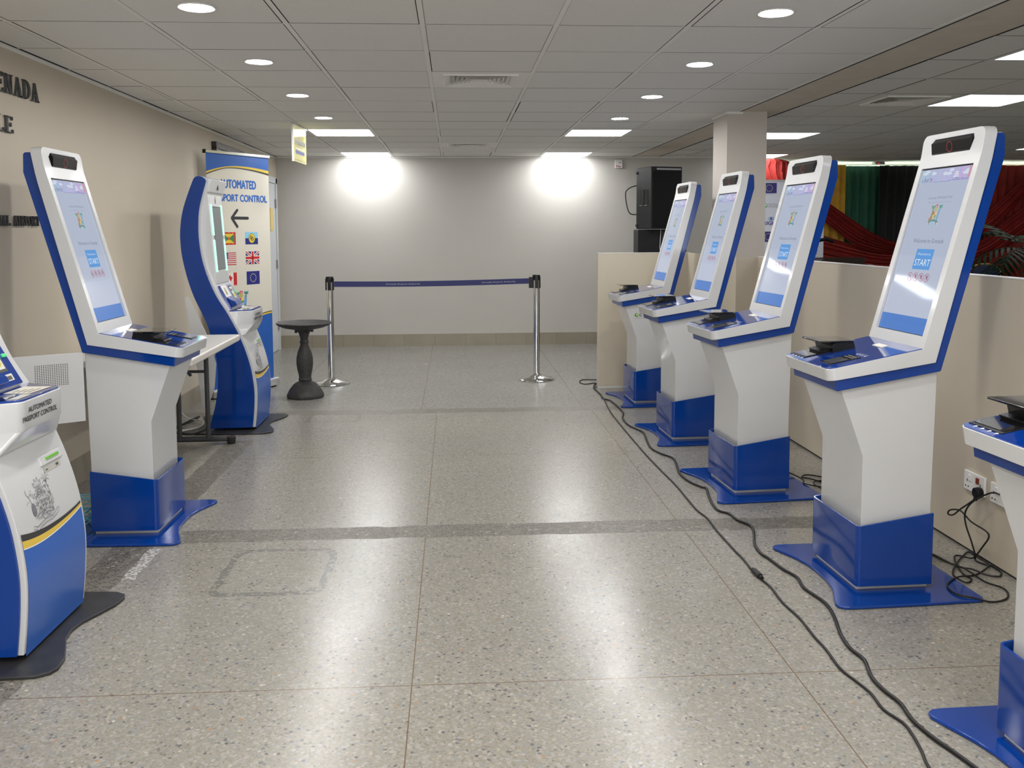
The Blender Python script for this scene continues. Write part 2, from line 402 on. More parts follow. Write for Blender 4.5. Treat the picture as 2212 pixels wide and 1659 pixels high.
    # square dirt outlines left by removed fittings
    def square(cx, cy, a, b, t, k, base):
        dx = ma('DIVIDE', ma('ABSOLUTE', ma('SUBTRACT', Xw, cx)), a); dy = ma('DIVIDE', ma('ABSOLUTE', ma('SUBTRACT', Yw, cy)), b)
        d = ma('ABSOLUTE', ma('SUBTRACT', ma('POWER', ma('ADD', ma('POWER', dx, 8.0), ma('POWER', dy, 8.0)), 0.125), 1.0))
        mk = ma('MULTIPLY', ma('LESS_THAN', d, t), ma('GREATER_THAN', noise(38, 4), 0.46))
        return mix(ma('MULTIPLY', mk, k), base, (.10, .10, .095))
    base = square(-.765, 3.81, .215, .25, .075, .6, base)
    base = square(-.94, 7.0, .19, .15, .09, .4, base)
    # metal divider strips
    def ln(V, v, w): return ma('LESS_THAN', ma('ABSOLUTE', ma('SUBTRACT', V, v)), w)
    near = ma('LESS_THAN', Y, 7.12); far = ma('GREATER_THAN', Y, 7.31)
    lines = None
    for V, v, cond in ((X, -.147, near), (X, 1.092, near), (X, -.275, far), (X, 1.035, far), (X, -1.46, far), (X, 2.33, near), (Y, 2.785, None), (Y, 1.40, None), (Y, 5.76, None)):
        k = ln(V, v, 0.0021)
        if cond is not None: k = ma('MULTIPLY', k, cond)
        lines = k if lines is None else ma('MAXIMUM', lines, k)
    lines = ma('MULTIPLY', lines, ma('SUBTRACT', 1.0, infill))
    base = mix(ma('MULTIPLY', lines, 0.85), base, (.12, .075, .035))
    lk(base, bs.inputs['Base Color'])
    rgh = ma('ADD', ma('ADD', 0.19, ma('MULTIPLY', infill, 0.2)), ma('MULTIPLY', noise(2.3), 0.12))
    lk(rgh, bs.inputs['Roughness']); bs.inputs['Specular IOR Level'].default_value = 0.45
    return m
M['floor'] = floor_material()

# ------------------------------------------------------------------ room shell
XL, XR, YB, YN, YR = -2.17, 9.0, 11.386, -5.0, 12.5
b = MB(); b.span(XL-.2, XR+.2, YN-.2, YR+.2, -.12, 0, M['floor']); struct(b.build('floor', smooth=0))
b = MB(); b.span(XL-.15, XL, YN, YB+.15, 0, CZ+.25, M['wallL']); struct(b.build('wall_left', smooth=0))
b = MB(); b.span(XL-.15, 3.42, YB, YB+.15, 0, CZ+.25, M['wallB']); b.span(3.42, 3.5, YB, YR, 0, CZ+.25, M['wallB'])
struct(b.build('wall_back', smooth=0))
b = MB(); b.span(3.42, XR+.15, YR, YR+.15, 0, CZ+.25, M['wallR']); struct(b.build('wall_side_room_back', smooth=0))
b = MB(); b.span(XR, XR+.15, YN, YR, 0, CZ+.25, M['wallR']); struct(b.build('wall_right', smooth=0))
b = MB(); b.span(XL-.15, XR+.15, YN-.15, YN, 0, CZ+.25, M['wallL']); struct(b.build('wall_near', smooth=0))
M['fill_glow'] = mat('rear_fill_pane', (0.8, 0.8, 0.8), 0.4, emit=(0.90, 0.95, 1.0), es=L_FILL)
for k_, x_ in enumerate((-1.3, .5, 2.9, 5.2)):     # unseen glowing windows, added to light surfaces facing the lens
    b = MB(); b.span(x_-.8, x_+.8, YN, YN+.05, .75, .8, M['alu']); b.span(x_-.8, x_+.8, YN, YN+.05, 2.2, 2.25, M['alu'])
    b.span(x_-.8, x_-.75, YN, YN+.05, .8, 2.2, M['alu']); b.span(x_+.75, x_+.8, YN, YN+.05, .8, 2.2, M['alu'])
    o = struct(b.build('fill_window_%d' % (k_+1), smooth=0))
    MB().poly([(x_-.75, YN+.02, .8), (x_-.75, YN+.02, 2.2), (x_+.75, YN+.02, 2.2), (x_+.75, YN+.02, .8)], M['fill_glow']).build('pane', o, smooth=0, recalc=False)

def ceiling(name, x0, x1, y0, y1, gx, gy, px, py, skip, seed, gapw=.0032):
    rn = random.Random(seed)
    b = MB(); b.span(x0, x1, y0, y1, CZ+.03, CZ+.06, M['gap'])
    xs = [x0]+[gx+px*k for k in range(-60, 60) if x0+.02 < gx+px*k < x1-.02]+[x1]
    ys = [y0]+[gy+py*k for k in range(-60, 60) if y0+.02 < gy+py*k < y1-.02]+[y1]
    t = .012
    def slab(xa, xb, ya, yb, z, m):      # underside in its own colour, seam shade painted dark on the edges
        b.poly([(xa, ya, z), (xb, ya, z), (xb, yb, z), (xa, yb, z)], m)
        b.add([(xa, ya, z), (xb, ya, z), (xb, yb, z), (xa, yb, z), (xa, ya, z+.018), (xb, ya, z+.018), (xb, yb, z+.018), (xa, yb, z+.018)],
              [(0, 1, 5, 4), (1, 2, 6, 5), (2, 3, 7, 6), (3, 0, 4, 7)], M['gap'])
    for x in xs[1:-1]: slab(x-t, x+t, y0, y1, CZ, M['tbar'])
    for k, y in enumerate(ys[1:-1]):
        for a, c in zip(xs, xs[1:]): slab(a+t*(a != x0), c-t*(c != x1), y-t*.75, y+t*.75, CZ+.0005, M['tile'])
    b.span(x0, x0+.005, y0, y1, CZ-.0005, CZ+.02, M['gap']); b.span(x1-.022, x1, y0, y1, CZ-.001, CZ+.02, M['tbar'])
    for a, c in zip(xs, xs[1:]):
        for d, e in zip(ys, ys[1:]):
            cx, cy = (a+c)/2, (d+e)/2
            if any(abs(cx-p) < .2 and abs(cy-q) < .2 for p, q in skip): continue
            j = [abs(rn.gauss(0, gapw)) + .0003 for _ in range(4)]; dz = rn.uniform(0, .0012)
            slab(a+t+j[0], c-t-j[1], d+t*.75+j[2]*.4, e-t*.75-j[3]*.6-.0016, CZ+.0007+dz*.8, M['tile'])
    return struct(b.build(name, smooth=0, recalc=False))

panelsL = [(-1.03, 8.658), (1.37, 8.658), (-1.03, 11.058), (1.37, 11.058)]
rearL = [(-1.03, .258), (.17, 1.458), (1.37, .258), (-1.03, -2.142), (1.37, -2.142)]  # unseen panel lights added behind the lens as fill
ventsL = [(.17, 5.658), (.17, 9.858)]
panelsR = [(3.235, 4.6), (3.84, 6.45), (3.235, 8.89), (3.84, 11.35), (6.64, 10.1)]
gyR = 4.3; pyR = .6125; gxR = 2.935; pxR = .605
def cellR(x, y):
    i = math.floor((x-gxR)/pxR); j = math.floor((y-gyR)/pyR)
    return (gxR+pxR*(i+.5), gyR+pyR*(j+.5))
panelsR = [cellR(*p) for p in panelsR]; ventsR = [cellR(3.235, 6.45)]
rearR = [cellR(4.4, 1.0), cellR(6.7, 1.0), cellR(4.4, -2.0)]  # unseen side room panels, likewise added as fill
ceiling('ceiling', XL, 2.235, YN, YB, -.7304, 3.558, .6, .6, panelsL+ventsL+rearL, 1)
o = ceiling('ceiling_side_room', 2.59, XR, YN, YR, gxR, gyR, pxR, pyR, panelsR+ventsR+rearR, 2)
b = MB(); b.span(2.25, 2.582, YN, YR, CZ, CZ+.2, M['beam']); b.span(2.2352, 2.2498, YN, YR, CZ-.001, CZ+.05, M['gap']); b.span(2.5825, 2.59, YN, YR, CZ+.002, CZ+.05, M['gap'])
struct(b.build('trim_1', smooth=0))      # plaster soffit between the two ceilings

# skirting tiles
def skirting(name, ax, fix, a, c, step, z=.152, side=1):
    b = MB(); k = a
    while k < c-.01:
        e = min(k+step, c)
        if ax == 'x': b.span(k+.001, e-.001, fix-.01, fix, 0, z, M['skirtT'])
        else: b.span(fix, fix+.01, k+.001, e-.001, 0, z, M['skirtT'])
        k = e
    if ax == 'x': b.span(a, c, fix-.006, fix, 0, z-.003, M['gap'])
    else: b.span(fix, fix+.006, a, c, 0, z-.003, M['gap'])
    struct(b.build(name, smooth=0, recalc=False))
skirting('baseboard_back', 'x', YB, XL+.01, 3.42, .383)
skirting('baseboard_left', 'y', XL, YN, 10.28, .6)
# cornice line under ceiling on the left and back walls
b = MB(); b.span(XL, XL+.004, YN, YB, CZ-.022, CZ-.001, M['tbar']); struct(b.build('trim_2', smooth=0))
b = MB(); b.span(XL+.02, 3.42, YB-.015, YB, CZ-.015, CZ, M['tbar']); struct(b.build('trim_3', smooth=0))

# partition and pillar
b = MB(); PH = 1.232
b.span(1.300, 2.14, 8.15, 8.20, 0.02, PH, M['part'])
b.span(2.12, 2.14, 6.72, 8.15, 0.02, PH, M['part']); b.span(2.14, 2.30, 6.72, 6.74, .02, PH, M['part'])
b.span(2.285, 2.335, YN+.02, 6.72, 0.012, PH, M['part'])
b.span(2.283, 2.337, YN+.02, 6.72, PH, PH+.004, M['plug']); b.span(1.298, 2.14, 8.148, 8.202, PH, PH+.003, M['plug'])
b.span(2.295, 2.325, YN+.02, 6.72, 0, .012, M['gap'])
b.span(1.302, 2.14, 8.155, 8.195, 0, .02, M['plug'])
struct(b.build('wall_partition', smooth=0))
b = MB(); b.span(2.142, 2.458, 7.07, 7.45, 0, CZ+.004, M['pillar'])
b.span(2.132, 2.262, 7.058, 7.46, CZ-.018, CZ, M['tbar']); struct(b.build('wall_pillar', smooth=0))

# door and frame on the left wall at the far end
b = MB()
b.span(XL, XL+.03, 10.28, 10.36, 0, 2.08, M['door']); b.span(XL, XL+.03, 11.19, 11.27, 0, 2.08, M['door']); b.span(XL, XL+.03, 10.28, 11.27, 2.02, 2.09, M['door'])
d = struct(b.build('door_1', smooth=0))
MB().span(XL, XL+.018, 10.365, 11.185, .005, 2.015, M['door']).build('door_leaf', d, smooth=0)
for z in (.3, 1.05, 1.78): MB().span(XL+.018, XL+.034, 11.15, 11.195, z-.05, z+.05, M['grey']).build('hinge', d, smooth=0)
t = tag(MB().span(XL+.019, XL+.024, 10.86, 11.0, 1.45, 1.72, flat((235, 205, 110))).build('paper_notice', smooth=0),
        'yellow paper notice on the white door behind the banner', 'notice')

# ------------------------------------------------------------------ ceiling fittings
def panel(x, y, mt, label, group, sx=.6, sy=.6):
    t = thing('ceiling_panel_light', label, 'ceiling light', (x, y, CZ), 0, group)
    b = MB(); hx, hy = sx/2-.012, sy/2-.009; k = .014
    b.span(-hx, hx, -hy, -hy+k, 0, .02, M['tbar']); b.span(-hx, hx, hy-k, hy, 0, .02, M['tbar'])
    b.span(-hx, -hx+k, -hy+k, hy-k, 0, .02, M['tbar']); b.span(hx-k, hx, -hy+k, hy-k, 0, .02, M['tbar'])
    b.build('frame', t, smooth=0)
    MB().poly([(-hx+k, -hy+k, .004), (-hx+k, hy-k, .004), (hx-k, hy-k, .004), (hx-k, -hy+k, .004)], mt).build('diffuser', t, smooth=0, recalc=False)
    return t
for (x, y), l in zip(panelsL, ('square panel light left of centre, nearer of the left pair', 'square panel light right of centre, nearer of the right pair',
                               'square panel light against the back wall, farther of the left pair', 'square panel light against the back wall, farther of the right pair')):
    panel(x, y, M['diffuser'], l, 'panel lights over the hall')
for x, y in rearL: panel(x, y, M['diffuserK'], 'added square fill light in the ceiling behind the viewpoint', 'added fill lights behind the viewpoint')
for (x, y), l in zip(panelsR, ('bright panel light of the side room cut by the right edge, topmost there', 'large bright panel light beside the side room air vent',
                               'panel light of the side room just right of the pillar top', 'small far panel light above the red drape beside the pillar',
                               'far panel light of the side room at the right edge above the red curtain')):
    panel(x, y, M['diffuserF'], l, 'panel lights of the side room', pxR, pyR)
for x, y in rearR: panel(x, y, M['diffuserF'], 'added square side room fill light behind the viewpoint', 'added fill lights behind the viewpoint', pxR, pyR)

def downlight():
    t = thing('downlight', '', 'downlight', (0, 0, CZ), 0, 'round downlights in two rows')
    b = MB(); rows = []
    for r, z in ((.078, .0), (.078, -.004), (.072, -.006), (.066, -.003), (.064, .003)):
        rows.append([(r*math.cos(2*PI*k/40), r*math.sin(2*PI*k/40), z) for k in range(40)])
    b.loft(rows, M['plug'], caps=False); b.build('trim_ring', t)
    MB().poly([(.0645*math.cos(-2*PI*k/40), .0645*math.sin(-2*PI*k/40), -.0005) for k in range(40)], M['lamp']).build('lens', t, smooth=0, recalc=False)
    return t
ordn = ['nearest', 'second', 'third', 'farthest']
dl = downlight(); first = True
for x, side in ((-1.04, 'left'), (1.372, 'right')):
    for k, y in enumerate((3.865, 5.06, 6.278, 7.495)):
        o = dl if first else copy_tree(dl); first = False
        o.location = (x, y, CZ)
        o['label'] = 'round recessed downlight, %s of the four in the %s row' % (ordn[k], side)
for x in (-1.04, 1.372):
    for y in (2.66, 1.46, -.94, -3.3):
        o = copy_tree(dl); o.location = (x, y, CZ); o['label'] = 'round recessed downlight behind the viewpoint'; o['group'] = 'downlights behind the viewpoint'

def vent(x, y, label, sx=.6, sy=.6):
    t = thing('ceiling_vent', label, 'air vent', (x, y, CZ), 0, 'square ceiling air vents')
    hx, hy = sx/2-.012, sy/2-.009
    def ring(b, a0, z0, a1, z1, m):
        A = [(-a0*hx, -a0*hy, z0), (a0*hx, -a0*hy, z0), (a0*hx, a0*hy, z0), (-a0*hx, a0*hy, z0)]
        B_ = [(-a1*hx, -a1*hy, z1), (a1*hx, -a1*hy, z1), (a1*hx, a1*hy, z1), (-a1*hx, a1*hy, z1)]
        b.loft([A, B_], m, caps=False)
    b = MB(); ring(b, 1, .001, .78, .001, M['tbar']); ring(b, .78, .001, .76, -.008, M['tbar']); ring(b, .76, -.008, .74, -.008, M['tbar']); ring(b, .74, -.008, .60, .012, M['tbar'])
    b.build('frame', t, smooth=0, recalc=False)
    MB().span(-.62*hx, .62*hx, -.62*hy, .62*hy, .03, .034, M['gap']).build('duct', t, smooth=0)
    for k in range(5):
        a = .60-.09*k; b = MB(); ring(b, a-.005, -.004, a-.085, .020, M['tbar']); ring(b, a-.011, -.003, a-.09, .022, M['tbar'])
        b.build('louvre', t, smooth=0, recalc=False)
    MB().span(-.15*hx, .15*hx, -.15*hy, .15*hy, -.002, .004, M['tbar']).build('centre_plate', t, smooth=0)
vent(*ventsL[0], 'square louvred air vent, nearer of the two in the middle of the hall ceiling')
vent(*ventsL[1], 'small far louvred air vent near the back wall')
vent(*ventsR[0], 'dark louvred air vent beside the bright side room panel light', pxR, pyR)

# ------------------------------------------------------------------ tall screen kiosk (+x is its front)
def kiosk():
    t = thing('touchscreen_kiosk', '', 'kiosk', (0, 0, 0), 0, 'blue and white touchscreen kiosks')
    # base plate with flared toes
    half = [(-.285, .335), (-.05, .345), (.24, .348), (.272, .345), (.292, .33), (.296, .31), (.284, .275), (.262, .22), (.243, .17), (.229, .11), (.223, .05)]
    pl = half+[(x, -y) for x, y in reversed(half)]+[(-.3, -.31), (-.3, .31)]
    MB().prism(pl, .001, .013, M['blue'], 'z').build('base_plate', t, bevel=.004)
    MB().span(-.14, .15, -.185, .185, .013, .034, M['lgrey']).build('plinth', t, smooth=0)
    # wrap-round skirt
    a = .212; rr = .02
    def U(o):
        h = a-o; x1 = .165-o; q = max(rr-o, .004); pts = [(-.146, -h)]
        for i in range(7): th = -PI/2+PI/2*i/6; pts.append((x1-q+q*math.cos(th), -h+q+q*math.sin(th)))
        for i in range(7): th = PI/2*i/6; pts.append((x1-q+q*math.cos(th), h-q+q*math.sin(th)))
        return pts+[(-.146, h)]
    outer, inner = U(0), U(.008)
    zt = lambda x: .274+(.165-x)/.311*.046
    b = MB(); n = len(outer)
    rows = [[(x, y, .032) for x, y in outer], [(x, y, zt(x)) for x, y in outer], [(x, y, zt(x)) for x, y in inner], [(x, y, .032) for x, y in inner]]
    vs = [p for r in rows for p in r]; fs = []
    for i in range(4):
        for j in range(n-1):
            k = (i+1) % 4; fs.append((i*n+j, i*n+j+1, k*n+j+1, k*n+j))
    fs += [(0, n, 2*n, 3*n), (n-1, 4*n-1, 3*n-1, 2*n-1)]
    b.add(vs, fs, M['blue']); b.build('skirt', t, bevel=.0015)
    # column
    col = [(-.146, .034), (.138, .034), (.138, .549), (.237, .822), (-.157, .888)]
    MB().prism(col, -.182, .182, M['white']).build('column', t, bevel=.003)
    # blue back shell
    bl = [(.262, .812), (.268, .862), (-.125, .925), (-.334, 1.735), (-.347, 1.806), (-.376, 1.806), (-.384, 1.798), (-.387, 1.716), (-.159, .883)]
    MB().prism(bl, -.205, .205, M['blue']).build('back_shell', t, bevel=.004)
    # white housing: desk tray and upright
    hw = .2165
    b = MB(); rows = []
    def seg(x):      # desk section at x along its length 0 (inner) .. 1 (front)
        return (-.076+(.306+.076)*x, .973-(.973-.899)*x), (-.129+(.298+.129)*x, .92-(.92-.853)*x)
    ts = [0, .5]; L = .39; q = .035
    for i in range(9): ts.append(1-q/L+q/L*math.sin(PI/2*i/8))
    for s_ in ts:
        (x1, z1), (x0, z0) = seg(s_); over = max(0, (s_-(1-q/L))*L/q)
        h = hw-q+q*math.sqrt(max(0, 1-over*over))
        rows.append([(x1, -h, z1), (x1, h, z1), (x0, h, z0), (x0, -h, z0)])
    b.loft(rows, M['white']); desk = b
    b = MB(); rows = []
    fr = [(-.076, .973), (-.27, 1.68), (-.281, 1.72), (-.288, 1.75), (-.299, 1.831)]
    bk = [(-.129, .92), (-.318, 1.665), (-.328, 1.71), (-.334, 1.745), (-.349, 1.83)]
    def at(P_, s):   # s in 0..4
        i = min(int(s), 3); f = s-i
        return (P_[i][0]+(P_[i+1][0]-P_[i][0])*f, P_[i][1]+(P_[i+1][1]-P_[i][1])*f)
    q = .034; Ls = .082
    ss = [0, 1, 2, 3]+[3+(1-q/Ls)+(q/Ls)*math.sin(PI/2*i/8) for i in range(9)]
    for s_ in ss:
        (x1, z1), (x0, z0) = at(fr, s_), at(bk, s_); over = max(0, (s_-(4-q/Ls))*Ls/q)
        h = hw-q+q*math.sqrt(max(0, 1-min(1, over)**2))
        rows.append([(x1, -h, z1), (x1, h, z1), (x0, h, z0), (x0, -h, z0)])
    b.loft(rows, M['white'])
    up = b.build('housing', t)
    dk0 = desk.build('cut', smooth=0)
    n = Vector((.9665, 0, .2567))          # screen normal
    rotS = Matrix(((n.x, 0, -n.z), (0, 1, 0), (n.z, 0, n.x)))
    c0 = Vector((-.1835, 0, 1.3545)); hS = .6964/2; wS = .184
    cu = MB().box(c0, (.016, wS*2, hS*2), M['scr_bezel'], rot=rotS).build('cut', smooth=0)
    # camera window, slanting ends
    d = Vector((-.015, 0, .1)).normalized(); nn = Vector((d.z, 0, -d.x)).normalized()
    cc = Vector((-.2925, 0, 1.7775))
    def cw(y, s, o): return cc+d*s+nn*o+Vector((0, y, 0))
    ring = [(-.150, .012), (-.128, .032), (.142, .032), (.150, .012), (.132, -.033), (-.135, -.033)]
    cu2 = MB().loft([[cw(y, s, -.018) for y, s in ring], [cw(y, s, .02) for y, s in ring]], M['blk']).build('cut', smooth=0)
    boolean_cut(up, [dk0, cu, cu2], ['UNION', 'DIFFERENCE', 'DIFFERENCE'])
    bv = up.modifiers.new('bevel', 'BEVEL'); bv.width = .0035; bv.segments = 3; bv.limit_method = 'ANGLE'; bv.angle_limit = R(35); bv.harden_normals = True
    # camera module
    b = MB()
    b.loft([[cw(y*.995, s*.99, -.0178) for y, s in ring], [cw(y*.995, s*.99, -.001) for y, s in ring]], M['blk'])
    fl_ = [cw(-.130, .012, .013), cw(.134, .012, .013), cw(.127, -.030, .004), cw(-.130, -.030, .004)]
    b.loft([[cw(-.124, .030, -.001), cw(.140, .030, -.001), cw(.130, -.032, -.001), cw(-.133, -.032, -.001)], fl_], M['blk'], caps=False)
    b.poly([p+nn*.0003 for p in fl_], M['cam_face'])
    cm = b.build('camera_module', t, bevel=.001)
    b = MB(); rows = []
    for r0, o in ((.0205, -.001), (.0205, .001), (.0188, .001), (.0188, -.001)):
        rows.append([cw(r0*math.cos(2*PI*k/28), -.009+r0*math.sin(2*PI*k/28), .0087+o+.214*r0*math.sin(2*PI*k/28)) for k in range(28)])
    b.loft(rows, M['red'], caps=False); b.build('lens_ring', cm)
    MB().poly([cw(.0185*math.cos(2*PI*k/28), -.009+.0185*math.sin(2*PI*k/28), .0092+.214*.0185*math.sin(2*PI*k/28)) for k in range(28)], M['cam_face']).build('lens', cm, smooth=0)
    # screen
    sb = Vector((-.0955, 0, 1.0187)); st = Vector((-.2742, 0, 1.6912))
    def sm(u, v, l): return sb.lerp(st, v)+Vector((0, -wS+2*wS*u, 0))+n*(l-.0055)
    E = 0.66; D = Decal(sm); k = lambda *c: flat(c, .12, E)
    D.rect(0, 0, 1, 1, M['scr_bezel'], -1)
    D.rect(.006, .004, .994, .992, k(182, 192, 212), 0)
    for i in range(6): D.rect(.006, .10+.06*i, .994, .16+.06*i, k(192, 200, 220) if i < 3 else k(187, 196, 216), .4)
    D.rect(.006, .004, .994, .10, k(88, 134, 208), 1)
    # picture strip along the top
    for i in range(24):
        a = .006+.988*i/24; r2 = random.Random(i); q = i/24
        D.rect(a, .908, a+.0415, .99, k(int(176+20*q+r2.randint(-5, 5)), int(196-14*q+r2.randint(-5, 5)), int(222+r2.randint(-5, 5))), 1)
    D.rect(.93, .925, .994, .992, k(206, 160, 180), 1.5)
    for i in range(9):
        r2 = random.Random(50+i); u0 = .05+.9*r2.random(); D.disc(u0, .95+.03*r2.random(), .05, .010, k(215, 225, 240), 1.4, 10)
    for u0, h0 in ((.06, .012), (.11, .02), (.14, .014), (.17, .018), (.22, .022), (.25, .016)):
        D.rect(u0, .912, u0+.014, .912+h0, k(142, 136, 172), 2); D.disc(u0+.007, .914+h0, .014, .003, k(138, 130, 168), 2, 8)
    D.rect(.3, .909, .62, .912, k(150, 140, 190), 2)
    for u0, h0 in ((.60, .012), (.66, .02), (.71, .05), (.76, .026), (.82, .03), (.87, .018), (.91, .02)): D.rect(u0, .911, u0+.045, .911+h0*.5, k(158, 162, 202), 2)
    for z in (.935, .948, .96): D.disc(.72, z, .06-(z-.935), .004, k(235, 235, 245), 3, 10)
    D.text('Grenada IMMIGRATION', .30, .806, .46, .014, k(140, 146, 170), 2)
    D.text('Automated Passport Control', .31, .782, .44, .009, k(160, 166, 190), 2)
    crest(D, .40, .645, .23, .13, E, 2)
    D.text('Welcome to Grenada', .235, .540, .60, .026, k(125, 130, 150), 2)
    D.rect(.363, .380, .711, .503, k(98, 160, 226), 1)
    D.text('Press here to', .41, .466, .25, .014, k(225, 235, 250), 2)
    D.text('START', .387, .402, .305, .040, k(235, 242, 252), 2)
    for i in range(4):
        u0 = .372+.114*i; rv = .026
        D.ring(u0, .333, .05, rv, .007, k(190, 105, 125), 3, 20, .53)
        D.P([(u0-.02, .325), (u0+.01, .325), (u0+.02, .34), (u0-.005, .343)], k(120, 120, 140), 2)
        D.line([(u0-.034, .350), (u0+.034, .316)], .006, k(190, 105, 125), 3)
        if i: D.rect(u0-.008, .336, u0+.01, .348, k(120, 120, 140), 2)
    D.build('screen', t, smooth=0, recalc=False)
    # blue desk panel
    dn = Vector((.19, 0, .981)).normalized()
    def dm(x, y, l): return Vector((x, y, .899+(.306-x)*.1937))+dn*l
    b = MB(); q = .03; h = .205
    out = [(-.074, -h)]
    for i in range(7): th = -PI/2+PI/2*i/6; out.append((.302-q+q*math.cos(th), -h+q+q*math.sin(th)))
    for i in range(7): th = PI/2*i/6; out.append((.302-q+q*math.cos(th), h-q+q*math.sin(th)))
    out.append((-.074, h))
    out = [(x, y*1.045) for x, y in out]
    b.loft([[dm(x, y, -.001) for x, y in out], [dm(x, y, .003) for x, y in out]], M['desk'])
    dp = b.build('desk_panel', t, bevel=.0012)
    D = Decal(lambda x, y, l: dm(x, y, .0032+l)); wh = flat((232, 232, 235))
    for i in range(4):
        y = .078+.021*i; D.P([(.116, y-.004), (.116, y+.004), (.128, y)], wh)
        D.rect(.104, y-.0012, .116, y+.0012, wh)
        y = -.165+.03*i; D.P([(.286, y-.006), (.286, y+.006), (.274, y)], wh); D.rect(.286, y-.0015, .292, y+.0015, wh)
    D.build('printed_arrows', dp, smooth=0, recalc=False)
    MB().box(dm(-.008, .012, .004), (.030, .072, .003), flat((225, 220, 208)), rot=Matrix.Rotation(.19, 3, 'Y')).build('printed_label', t, smooth=0)
    # fingerprint / card terminal
    rt = Matrix.Rotation(.19, 3, 'Y')
    b = MB(); b.box(dm(.203, .106, .0035), (.128, .090, .004), M['blk'], rot=rt); te = b.build('card_terminal', t, bevel=.001)
    MB().box(dm(.222, .106, .0058), (.070, .070, .002), M['glass'], rot=rt).build('reader_window', te, smooth=0)
    D = Decal(lambda x, y, l: dm(x, y, .0056+l))
    for i in range(4):
        for j in range(2): D.rect(.149+.015*j, .072+.018*i, .158+.015*j, .084+.018*i, flat((120, 118, 112)))
    D.build('keypad', te, smooth=0, recalc=False)
    # passport scanner with raised hood
    ps = MB().box(dm(.222, -.133, .0035), (.118, .142, .004), M['blk'], rot=rt).build('passport_scanner', t, bevel=.001)
    MB().box(dm(.231, -.133, .006), (.074, .128, .0015), M['blk_gl'], rot=rt).build('scanner_window', ps, smooth=0)
    b = MB()
    b.prism([(.070, .946), (.165, .928), (.172, .955), (.160, .970), (.078, .976)], -.205, -.040, M['blk'])
    b.prism([(.160, .928), (.205, .924), (.212, .934), (.165, .944)], -.18, -.068, M['blk'])
    b.build('hood', ps, bevel=.002)
    rr_ = Matrix.Rotation(.02, 3, 'Y')
    b = MB(); pts = []
    for (cx_, cy_, a0) in ((.222, -.042, 0), (.082, -.042, PI/2), (.082, -.205, PI), (.222, -.205, 1.5*PI)):
        for i in range(5):
            a = a0+PI/2*i/4; pts.append((cx_+.006*math.cos(a), cy_+.006*math.sin(a)))
    b.loft([[(x, y, .972+(.222-x)*.01) for x, y in pts], [(x, y, .978+(.222-x)*.01) for x, y in pts]], M['blk_gl'])
    b.build('hood_cover', ps, bevel=.0012)
    return t
K0 = kiosk()
spots = [
    ((1.728, 3.601, R(181.9)), 'touchscreen kiosk second from the front in the right row, lead tangle behind it'),
    ((1.692, 2.180, R(182.0)), 'kiosk mostly cut off by the bottom right corner, only desk and skirt showing'),
    ((1.650, 4.947, R(183.9)), 'tall kiosk in the middle of the right row with bright glare on its head'),
    ((1.625, 6.221, R(182.4)), 'tall touchscreen kiosk of the right row standing in front of the pillar'),
    ((1.630, 7.549, R(181.8)), 'farthest kiosk of the right row, below the loudspeaker, small logo on its column'),
    ((-1.570, 4.500, R(-.8)), 'tall touchscreen kiosk standing alone on the left with its rear door open')]
for i, (p, l) in enumerate(spots):
    o = K0 if i == 0 else copy_tree(K0)
    o.location = (p[0], p[1], 0); o.rotation_euler = (0, 0, p[2]); o['label'] = l
    if i == 4: K4 = o
    if i == 5: KL = o
# organisation logo on the farthest kiosk
D = Decal(lambda x, z, l: (x, .182+l, z))
D.disc(-(-.02)+.10, .742, .0165, .0165, flat((90, 150, 60)))
D.disc(.115, .744, .009, .009, flat((190, 215, 150)), 2)
def mir(D0): return D0
D.fn = lambda x, z, l: (.16-x, .182+l, z)
D.v = []; D.f = []; D.m = []; D.mats = []
D.disc(.02, .742, .0165, .0165, flat((90, 150, 60))); D.disc(.024, .746, .008, .008, flat((190, 215, 150)), 2)
D.text('E C S', .045, .729, .13, .026, flat((70, 75, 70)), 1); D.rect(.005, .714, .17, .716, flat((120, 120, 118)), 1)
D.build('logo_sticker', K4, smooth=0, recalc=False)
# open rear door of the left kiosk
h0 = Vector((-.163, -.19)); h1 = Vector((-.405, -.345)); dd = (h1-h0).normalized(); nrm = Vector((-dd.y, dd.x))
b = MB()
def dp2(s, z, o): q = h0+(h1-h0)*s; return (q.x+nrm.x*o, q.y+nrm.y*o, z)
b.loft([[dp2(0, .56, 0), dp2(1, .56, 0), dp2(1, .56, .012), dp2(0, .56, .012)], [dp2(0, .884, 0), dp2(1, .884, 0), dp2(1, .884, .012), dp2(0, .884, .012)]], M['white'])
ad = b.build('rear_door', KL, bevel=.0015)
sgn = 1 if (h0+(h1-h0)*.5+nrm*1).length > 0 and nrm.y > 0 else -1
D = Decal(lambda s, z, o: dp2(s, z, (-o if nrm.y > 0 else .012+o)))
for i in range(16):
    for j in range(13):
        s0 = .24+.031*i; z0 = .742+.0078*j
        D.disc(s0, z0, .0085, .0024, M['gap'], 1, 6)
D.build('perforation', ad, smooth=0, recalc=False)

